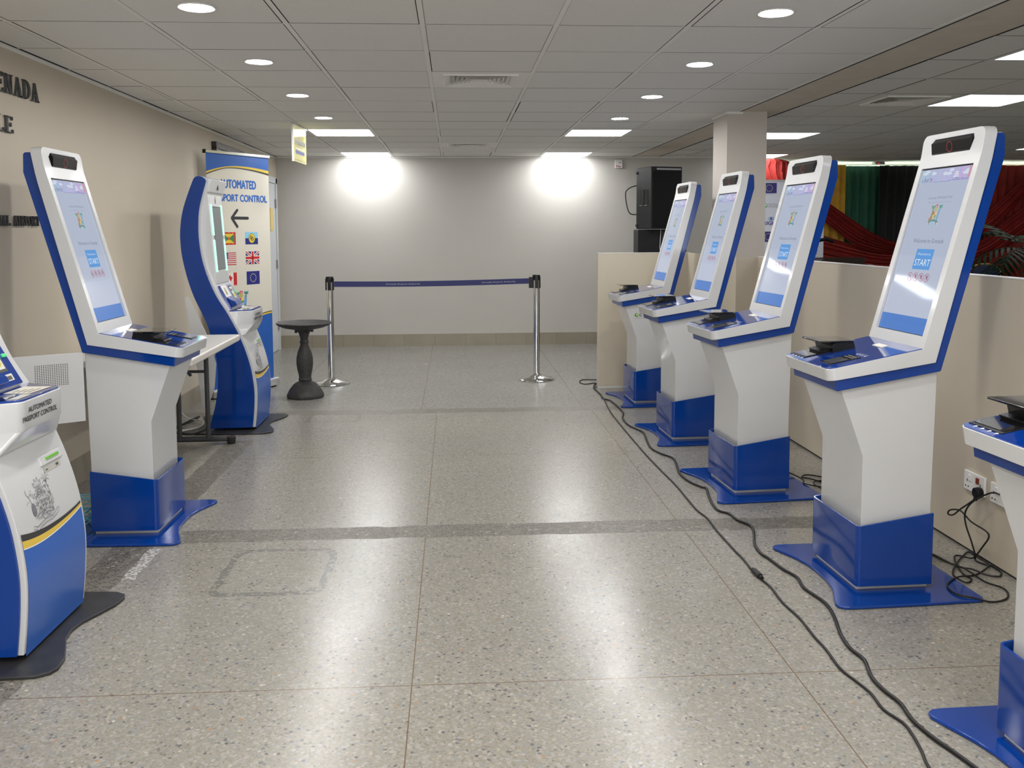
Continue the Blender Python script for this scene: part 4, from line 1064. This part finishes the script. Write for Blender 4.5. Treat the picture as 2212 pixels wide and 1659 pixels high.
# ------------------------------------------------------------------ floor cables
CA = [(1.359, 8.581), (1.227, 8.593), (1.179, 8.47), (1.212, 8.344), (1.322, 8.392), (1.308, 8.216), (1.263, 8.104), (1.268, 7.844), (1.266, 7.634), (1.257, 7.468), (1.226, 7.04), (1.217, 6.553), (1.215, 6.105), (1.216, 5.636), (1.225, 5.265), (1.236, 4.952), (1.233, 4.687), (1.233, 4.484), (1.249, 4.353), (1.242, 4.177), (1.243, 3.994), (1.244, 3.889), (1.248, 3.79), (1.244, 3.67), (1.249, 3.557), (1.259, 3.472), (1.252, 3.319), (1.263, 3.177), (1.257, 3.028), (1.258, 2.926), (1.249, 2.79), (1.265, 2.701), (1.276, 2.626), (1.27, 2.534), (1.292, 2.459), (1.288, 2.396), (1.272, 2.314), (1.253, 2.242), (1.24, 2.1), (1.25, 1.9)]
CB = [(1.319, 8.37), (1.268, 8.175), (1.264, 8.022), (1.269, 7.767), (1.259, 7.596), (1.304, 7.492), (1.319, 7.236), (1.317, 6.97), (1.276, 6.779), (1.27, 6.544), (1.304, 6.393), (1.33, 6.273), (1.305, 6.05), (1.285, 5.822), (1.316, 5.662), (1.364, 5.546), (1.343, 5.353), (1.316, 5.172), (1.331, 5.0), (1.369, 4.894), (1.387, 4.864), (1.359, 4.714), (1.338, 4.56), (1.34, 4.461), (1.377, 4.41), (1.389, 4.305), (1.424, 4.225), (1.407, 4.12), (1.358, 3.963), (1.347, 3.842), (1.359, 3.784), (1.376, 3.656), (1.401, 3.561), (1.387, 3.448), (1.411, 3.305), (1.394, 3.176), (1.357, 3.038), (1.342, 2.927), (1.352, 2.839), (1.324, 2.727), (1.323, 2.643), (1.336, 2.562), (1.325, 2.468), (1.335, 2.379), (1.357, 2.295), (1.372, 2.228), (1.380, 2.172), (1.375, 2.05), (1.37, 1.9)]
t = thing('power_cable', 'thinner black floor cable with an inline connector, left one of the pair', 'cable')
MB().tube(smooth_path([(x, y, .0052) for x, y in CA]), .0042, M['cable'], 8).build('cord', t)
b = MB(); dr = Vector((1.249-1.244, 3.59-3.68, 0)).normalized(); cc = Vector((1.247, 3.60, .012))
b.tube([cc-dr*.05, cc-dr*.045, cc-dr*.02, cc+dr*.035, cc+dr*.04, cc+dr*.05], .008, M['cable'], 10); b.build('connector_core', t)
b = MB(); b.tube([cc-dr*.035, cc+dr*.03], .0125, M['cable'], 12); b.build('connector', t, bevel=.003)
o = MB().tube(smooth_path([(x, y, .0072) for x, y in CB]), .0062, M['cable'], 8).build('power_cable', smooth=40)
tag(o, 'thicker wavy black floor cable, right one of the pair', 'cable')
# sockets and plugs on the partition
def socket(y, label):
    t = thing('wall_socket', label, 'socket', (2.285, y, .322), 0, 'double sockets on the partition')
    MB().span(-.012, 0, -.078, .078, -.043, .043, M['plug']).build('face_plate', t, bevel=.003)
    for s in (-1, 1): MB().span(-.017, -.012, s*.03-.010, s*.03+.010, .004, .030, flat((120, 40, 20)) if s < 0 else M['plug']).build('switch', t, bevel=.001)
    D = Decal(lambda a, z, l: (-.0123-l, a, z))
    for s in (-1, 1):
        D.rect(s*.05-.003, -.004, s*.05+.003, .008, M['gap']); D.rect(s*.05-.015, -.028, s*.05-.006, -.022, M['gap']); D.rect(s*.05+.006, -.028, s*.05+.015, -.022, M['gap'])
    D.build('pin_holes', t, smooth=0, recalc=False); return t
socket(3.785, 'white double wall socket with a black plug in it'); socket(3.585, 'white wall socket half hidden behind the cut-off kiosk desk')
Tp = [(2.24, 3.722, .268), (2.235, 3.76, .236), (2.22, 3.79, .205), (2.22, 3.845, .162), (2.21, 3.87, .158), (2.21, 3.853, .182), (2.22, 3.79, .198), (2.23, 3.72, .170), (2.24, 3.63, .160), (2.24, 3.605, .14), (2.235, 3.64, .085), (2.235, 3.69, .014), (2.255, 3.65, .006), (2.27, 3.638, .006), (2.275, 3.611, .006), (2.27, 3.557, .006), (2.234, 3.515, .006), (2.192, 3.533, .007), (2.156, 3.574, .016), (2.126, 3.608, .012), (2.114, 3.681, .007), (2.101, 3.766, .007), (2.06, 3.80, .016), (1.99, 3.79, .02), (1.90, 3.72, .03)]
t = thing('kiosk_power_lead', 'black lead with right-angled plug running from the socket to a floor tangle', 'cable')
MB().tube(smooth_path(Tp), .0036, M['cable'], 8).build('cord', t)
b = MB(); b.lathe([(.001, 0), (.022, 0), (.024, .01), (.022, .03), (.001, .03)], (0, 0, 0), M['blk'], 20)
b.v = [(2.272-z, 3.725+x, .297+y) for x, y, z in b.v]; b.tube([(2.252, 3.727, .29), (2.245, 3.724, .262)], .009, M['blk'], 10); b.build('plug', t, bevel=.002)
T3 = [(2.262, 3.575, .332), (2.245, 3.60, .334), (2.23, 3.657, .299), (2.22, 3.716, .251), (2.22, 3.754, .196), (2.22, 3.74, .144), (2.225, 3.70, .08), (2.23, 3.69, .02), (2.192, 3.761, .007), (2.143, 3.681, .006), (2.105, 3.556, .006), (2.106, 3.495, .006), (2.063, 3.461, .006), (2.04, 3.514, .016), (2.104, 3.618, .012), (2.207, 3.743, .006), (2.27, 3.80, .006), (2.276, 3.752, .006), (2.274, 3.653, .006), (2.228, 3.592, .012), (2.146, 3.536, .006), (2.052, 3.498, .016), (1.983, 3.445, .018), (1.947, 3.391, .018), (1.943, 3.322, .018), (1.988, 3.285, .018), (2.05, 3.268, .006), (2.119, 3.289, .005), (2.164, 3.34, .005), (2.178, 3.402, .005), (2.145, 3.463, .006), (2.131, 3.553, .014), (2.129, 3.631, .01), (2.105, 3.699, .006), (2.05, 3.775, .02), (1.95, 3.74, .03), (1.90, 3.70, .03)]
o = MB().tube(smooth_path(T3), .0036, M['cable'], 8).build('coiled_lead'); tag(o, 'black coiled lead looping over the blue base plate behind the second right kiosk', 'cable')
T4 = [(1.83, 5.02, .05), (1.93, 5.06, .03), (1.98, 4.98, .012), (1.95, 4.88, .018), (2.02, 4.80, .02), (2.10, 4.86, .006), (2.05, 5.0, .006), (2.0, 5.05, .006), (2.06, 5.1, .006), (2.16, 5.0, .006), (2.22, 4.88, .006), (2.2, 4.74, .006), (2.1, 4.70, .006), (2.02, 4.76, .012), (2.0, 4.88, .02), (2.08, 4.96, .01), (2.2, 4.95, .006), (2.25, 4.8, .006), (2.25, 4.6, .006), (2.26, 4.3, .006)]
o = MB().tube(smooth_path(T4), .0038, M['cable'], 8).build('coiled_lead'); tag(o, 'black tangled lead on the floor behind the middle right kiosk', 'cable')
T5 = [(-1.90, 4.62, .02)]
rn = random.Random(5)
for k_ in range(44):
    a = k_*.95; T5.append((-1.865+(.095+.015*rn.random())*math.cos(a)+.012*rn.uniform(-1, 1), 4.42+(.16+.05*rn.random())*math.sin(a), .02+.0022*k_+.01*rn.random()))
T5 = [(x, y, max(.018, z)) for x, y, z in T5]
o = MB().tube(smooth_path(T5), .0032, M['cableB'], 8).build('network_cable'); tag(o, 'light blue network cable coiled on the floor behind the lone left kiosk', 'cable')
T6 = [(-2.10, 6.45, .02), (-2.0, 6.9, .006), (-1.98, 7.05, .016), (-2.03, 6.7, .016), (-1.98, 6.46, .02), (-1.86, 6.42, .016), (-1.80, 6.6, .02), (-1.775, 6.68, .05)]
o = MB().tube(smooth_path([(x, y, z+.004) for x, y, z in T6]), .006, M['cable'], 8).build('power_lead'); tag(o, 'black lead looping under the folding table to the curved kiosk', 'cable')
T7 = [(-2.12, 6.9, .3), (-2.10, 6.95, .1), (-2.03, 6.95, .02), (-1.9, 6.85, .02), (-1.86, 6.65, .02), (-1.96, 6.52, .02), (-2.03, 6.6, .02), (-2.1, 6.8, .02)]
o = MB().tube(smooth_path([(x, y, z+.004) for x, y, z in T7]), .0045, M['cableW'], 8).build('power_lead'); tag(o, 'thin white lead looping on the floor under the folding table', 'cable')

# tube batten fixed to the side room wall behind the curtain heading
t = thing('wall_batten_light', 'long tube light on the wall behind the curtain tops, its glow showing above them', 'tube light', (5.9, YR, 2.24))
MB().span(-2.4, 2.9, -.05, 0, -.03, .02, M['plug']).build('batten', t, smooth=0)
MB().tube([(-2.35, -.07, .0), (2.85, -.07, .0)], .014, mat('tube_lamp', (.9, .9, .9), .5, emit=(.86, 1.0, .80), es=16), 8).build('tube', t)

# ------------------------------------------------------------------ side room: curtains, backdrop, furniture
def curtain(name, x0, x1, z0, z1, m, label, y=12.2, amp=.020, freq=11, slant=0):
    b = MB(); n = int((x1-x0)*70); rr = random.Random(int(x0*10)); ph = [rr.uniform(0, 6) for _ in range(3)]
    rows = []
    for j in range(2):
        z = z0 if j == 0 else z1; s = 1 if j == 0 else .75; row = []
        for i in range(n+1):
            x = x0+(x1-x0)*i/n+(slant*(1-i/n) if j == 0 else 0)
            row.append((x, y+s*amp*(math.sin(freq*2*PI*x/1.3+ph[0])+.5*math.sin(23*x+ph[1])+.3*math.sin(51*x+ph[2])), z))
        rows.append(row)
    b.loft(rows, m, closed=False)
    o = b.build(name, smooth=80, recalc=False); so = o.modifiers.new('thick', 'SOLIDIFY'); so.thickness = .004
    return tag(o, label, 'curtain', 'curtains across the side room')
curtain('curtain', 4.75, 5.345, .02, 2.31, M['cyel'], 'yellow curtain panel left of the green one', slant=0)
curtain('curtain', 5.30, 5.97, .02, 2.305, M['cgrn'], 'dark green curtain panel between the yellow and black ones', y=12.31)
curtain('curtain', 5.82, 6.9, .02, 2.30, M['cblk'], 'black curtain panel right of the green one')
curtain('curtain', 6.94, 8.95, .02, 2.30, M['cred'], 'dark red curtain at the right edge behind the palm', y=12.18)
o = MB().tube([(3.6, 12.40, 2.322), (8.9, 12.40, 2.322)], .012, M['alu'], 10).build('curtain_rail'); tag(o, 'thin metal curtain rail under the side room ceiling', 'curtain rail')
b = MB(); b.box((5.85, 12.3, 2.338), (.13, .10, .035), M['grey']); b.box((5.83, 12.245, 2.33), (.02, .01, .012), flat((230, 60, 50), .4, 1)); o = b.build('ceiling_sensor', smooth=0)
tag(o, 'small grey sensor box with red light above the green curtain', 'sensor')
def swag(top, bot, y, m, label, n=40, k=26):
    b = MB(); rows = []
    def ev(L, t_):
        s = t_*(len(L)-1); i = min(int(s), len(L)-2); f = s-i
        p0, p1, p2, p3 = L[max(i-1, 0)], L[i], L[i+1], L[min(i+2, len(L)-1)]
        return tuple(.5*(2*p1[j]+(-p0[j]+p2[j])*f+(2*p0[j]-5*p1[j]+4*p2[j]-p3[j])*f*f+(-p0[j]+3*p1[j]-3*p2[j]+p3[j])*f**3) for j in (0, 1))
    for i in range(n+1):
        a, c = ev(top, i/n), ev(bot, i/n); row = []
        for j in range(k*3+1):
            q = j/(k*3); row.append((a[0]+(c[0]-a[0])*q, y-.06*math.sin(PI*q)-.018*math.sin(2*PI*q*7+.7*math.sin(i*.1))-.008*math.sin(2*PI*q*17), a[1]+(c[1]-a[1])*q))
        rows.append(row)
    b.loft(rows, m, closed=False); o = b.build('curtain_swag', smooth=80, recalc=False)
    so = o.modifiers.new('thick', 'SOLIDIFY'); so.thickness = .004
    tag(o, label, 'drape', 'red swags across the curtains')
swag([(4.3, 2.28), (4.75, 1.98), (5.11, 1.744), (5.39, 1.556), (5.70, 1.366), (6.03, 1.256), (6.6, 1.28), (7.2, 1.62), (7.9, 2.25)],
     [(4.3, 2.05), (4.75, 1.72), (5.05, 1.50), (5.40, 1.239), (5.71, 1.148), (6.02, 1.12), (6.6, 1.06), (7.25, 1.35), (7.9, 2.05)], 12.02, M['cred'], 'upper red swag sweeping down from the left across the curtains')
swag([(4.3, 1.62), (4.75, 1.44), (5.04, 1.345), (5.40, 1.239), (5.75, 1.15), (6.1, 1.13), (6.6, 1.15), (7.2, 1.3), (7.9, 1.8)],
     [(4.3, .95), (4.75, .90), (5.04, .86), (5.40, .82), (5.75, .80), (6.1, .80), (6.6, .82), (7.2, .95), (7.9, 1.4)], 12.10, M['cred'], 'lower wide red swag hanging behind the lectern')
# gathered red cloth by the pillar
b = MB(); rows = []
for x0_, x1_, z in ((3.97, 4.30, 2.345), (3.95, 4.42, 2.31), (3.90, 4.46, 2.25), (3.92, 4.44, 2.18), (3.96, 4.42, 2.10), (4.02, 4.42, 2.0), (4.04, 4.42, 1.8), (4.05, 4.42, 1.2), (4.05, 4.42, .03)):
    row = []
    for q in range(61):
        f = q/60; e_ = .03*math.sin(z*25) if f < .1 else 0
        row.append((x0_+(x1_-x0_)*f+e_, 11.70-.14*math.sin(PI*f)**.7-.016*math.sin(2*PI*f*6+z*5)-.010*math.sin(2*PI*f*13+z*11), z-.03*abs(f-.4)))
    rows.append(row)
b.loft(rows, M['cred2'], closed=False); o = b.build('gathered_drape', smooth=70, recalc=False)
so = o.modifiers.new('thick', 'SOLIDIFY'); so.thickness = .006
tag(o, 'bright red gathered cloth hanging beside the pillar below the ceiling', 'drape')
# logo backdrop
t = thing('logo_backdrop', 'grey logo backdrop with European flag and RIGHT lettering beside the pillar', 'backdrop', (3.36, 10.0, 0))
MB().span(0, .79, 0, .02, .02, 1.99, M['alu']).build('frame', t, smooth=0)
D = Decal(lambda x, z, l: (x-3.36, -.002-l, z)); D.rect(3.365, .03, 4.145, 1.965, flat((196, 198, 208)), 0)
nv2 = flat((40, 36, 110)); pp = flat((70, 60, 130)); ye = flat((205, 195, 120))
for (u0, zc) in ((3.37, 1.955), (3.37, 1.415), (3.90, 1.955), (3.90, 1.415), (3.37, .87)):
    zt_ = zc; D.rect(u0 if u0 > 3.5 else 3.43, zt_-.115, u0+.16 if u0 > 3.5 else 3.60, zt_, nv2, 1); cx_ = (u0+.08) if u0 > 3.5 else 3.515
    for i in range(12): D.star(cx_+.036*math.cos(2*PI*i/12), zt_-.058+.036*math.sin(2*PI*i/12), .007, ye, 2)
    D.text('European Union', cx_-.05, zt_-.128, .10, .006, flat((110, 110, 120)), 2)
for (u0, zc) in ((3.475, 1.714), (3.475, 1.17), (3.95, 1.70)):
    D.disc(u0, zc-.01, .025, .025, flat((90, 150, 90)), 1); D.disc(u0+.006, zc-.005, .012, .012, flat((190, 210, 190)), 2)
    D.text('Organisation of', u0+.035, zc+.006, .10, .009, flat((90, 92, 96)), 2); D.text('Eastern Caribbean', u0+.035, zc-.010, .12, .009, flat((90, 92, 96)), 2); D.text('STATES', u0+.035, zc-.030, .12, .012, flat((70, 72, 80)), 2)
for (u0, zb_) in ((3.458, 1.49), (3.91, 1.16)):
    D.text('RIGHT', u0, zb_, .175, .040, flat((60, 50, 130)), 2, .002)
    D.disc(u0+.085, zb_+.068, .014, .018, flat((60, 90, 160)), 3); D.ring(u0+.07, zb_+.068, .018, .02, .006, flat((90, 150, 160)), 2, 16); D.ring(u0+.10, zb_+.068, .018, .02, .006, flat((90, 110, 180)), 2, 16)
D.build('printed_sheet', t, smooth=0, recalc=False)
# lectern / dark desk top
t = thing('reception_desk', 'dark wooden desk behind the partition with a low raised back', 'desk', (4.2, 9.60, 0))
MB().span(-.42, .38, -.30, .30, .05, 1.02, M['mahog']).build('carcass', t, bevel=.006)
MB().span(-.20, .36, .24, .29, 1.02, 1.125, M['mahog']).build('raised_back', t, bevel=.006)
MB().prism([(-.40, 1.02), (-.20, 1.02), (-.20, 1.12)], .0, .29, M['mahog']).build('side_wing', t, bevel=.003)
def chair(x, y, label, rz=0):
    t = thing('banquet_chair', label, 'chair', (x, y, 0), rz, 'navy chairs with gold frames')
    pr_ = [(-.215, .46), (-.225, .75), (-.20, .90), (-.10, .965), (0, .975), (.10, .965), (.20, .90), (.225, .75), (.215, .46)]
    MB().tube(smooth_path([(a, .2+.08*(z-.46), z) for a, z in pr_]), .014, M['gold'], 10).build('back_frame', t)
    MB().prism([(a*.92, z-.012 if z > .8 else z) for a, z in pr_], .195, .23, M['navy'], 'y').build('backrest', t, bevel=.01)
    MB().box((0, 0, .46), (.44, .42, .07), M['navy']).build('seat', t, bevel=.02, seg=3)
    for a in (-1, 1):
        for c in (-1, 1): MB().tube([(a*.20, c*.19, .44), (a*.21, c*.22, 0.005)], .012, M['gold'], 8).build('leg', t)
chair(6.90, 11.2, 'navy chair with gold rim in front of the dark red curtain')
chair(4.32, 8.70, 'navy chair with gold rim showing just above the partition beside the dark desk', R(180))
o = MB().tube([(4.27+.09*math.cos(a), 9.1, .975+.09*math.sin(a)) for a in [PI*q/14 for q in range(15)]], .012, M['alu'], 8)
o.span(4.18, 4.36, 9.06, 9.14, .925, .98, M['alu']); o = o.build('desk_fan'); tag(o, 'small pale rounded rim peeking above the partition by the dark desk', 'fan')
MBt = MB().span(4.12, 4.75, 8.98, 9.2, 0, .925, M['mahog']).build('side_table', bevel=.006); tag(MBt, 'low dark table hidden behind the partition beside the dark desk', 'table')
# microphone on stand by the backdrop
t = thing('microphone_stand', 'black microphone on a stand in front of the yellow curtain', 'microphone', (3.72, 9.25, 0))
MB().lathe([(.001, 0), (.12, 0), (.12, .015), (.01, .03), (.01, 1.30), (.001, 1.30)], (0, 0, 0), M['blk'], 20).build('stand', t)
MB().tube([(.0, 0, 1.28), (.08, 0, 1.325), (.14, 0, 1.335), (.22, 0, 1.31)], .018, M['blk'], 12).build('microphone', t)
# palm
t = thing('potted_palm', 'green potted palm in front of the red curtain at the right edge', 'plant', (6.25, 9.6, 0))
MB().lathe([(.001, 0), (.17, 0), (.21, .38), (.22, .40), (.19, .40), (.18, .34), (.001, .34)], (0, 0, 0), M['terracotta'], 28).build('pot', t)
MB().tube([(0, 0, .34), (.02, 0, .8), (0, .02, 1.25)], .03, M['wood'], 10).build('trunk', t)
rn = random.Random(11)
for k_ in range(13):
    a = 2*PI*k_/13+rn.uniform(-.15, .15); Lh = rn.uniform(.55, .85); el = rn.uniform(.25, 1.1) if k_ % 3 else rn.uniform(-.3, .2)
    b = MB(); path = []
    for i in range(11):
        q = i/10; path.append(Vector((Lh*q*math.cos(a)*math.cos(el*.6), Lh*q*math.sin(a)*math.cos(el*.6), 1.2+Lh*q*math.sin(el)-.55*q*q*Lh)))
    b.tube(path, .006, M['leaf'], 5)
    sd = Vector((-math.sin(a), math.cos(a), 0))
    for i in range(2, 11):
        for s in (-1, 1):
            p = path[i]; dr = (path[i]-path[i-1]).normalized(); ll = .24*math.sin(PI*(i/11)**.8)+.05
            tip = p+sd*s*ll*.75+dr*ll*.6+Vector((0, 0, -.06)); w2 = dr*.018
            b.loft([[p-w2, p+w2], [(p+tip)/2-w2*1.2+Vector((0, 0, .01)), (p+tip)/2+w2*1.2+Vector((0, 0, .01))], [tip-w2*.1, tip+w2*.1]], M['leaf'], closed=False)
    b.build('frond', t, smooth=0, recalc=False)
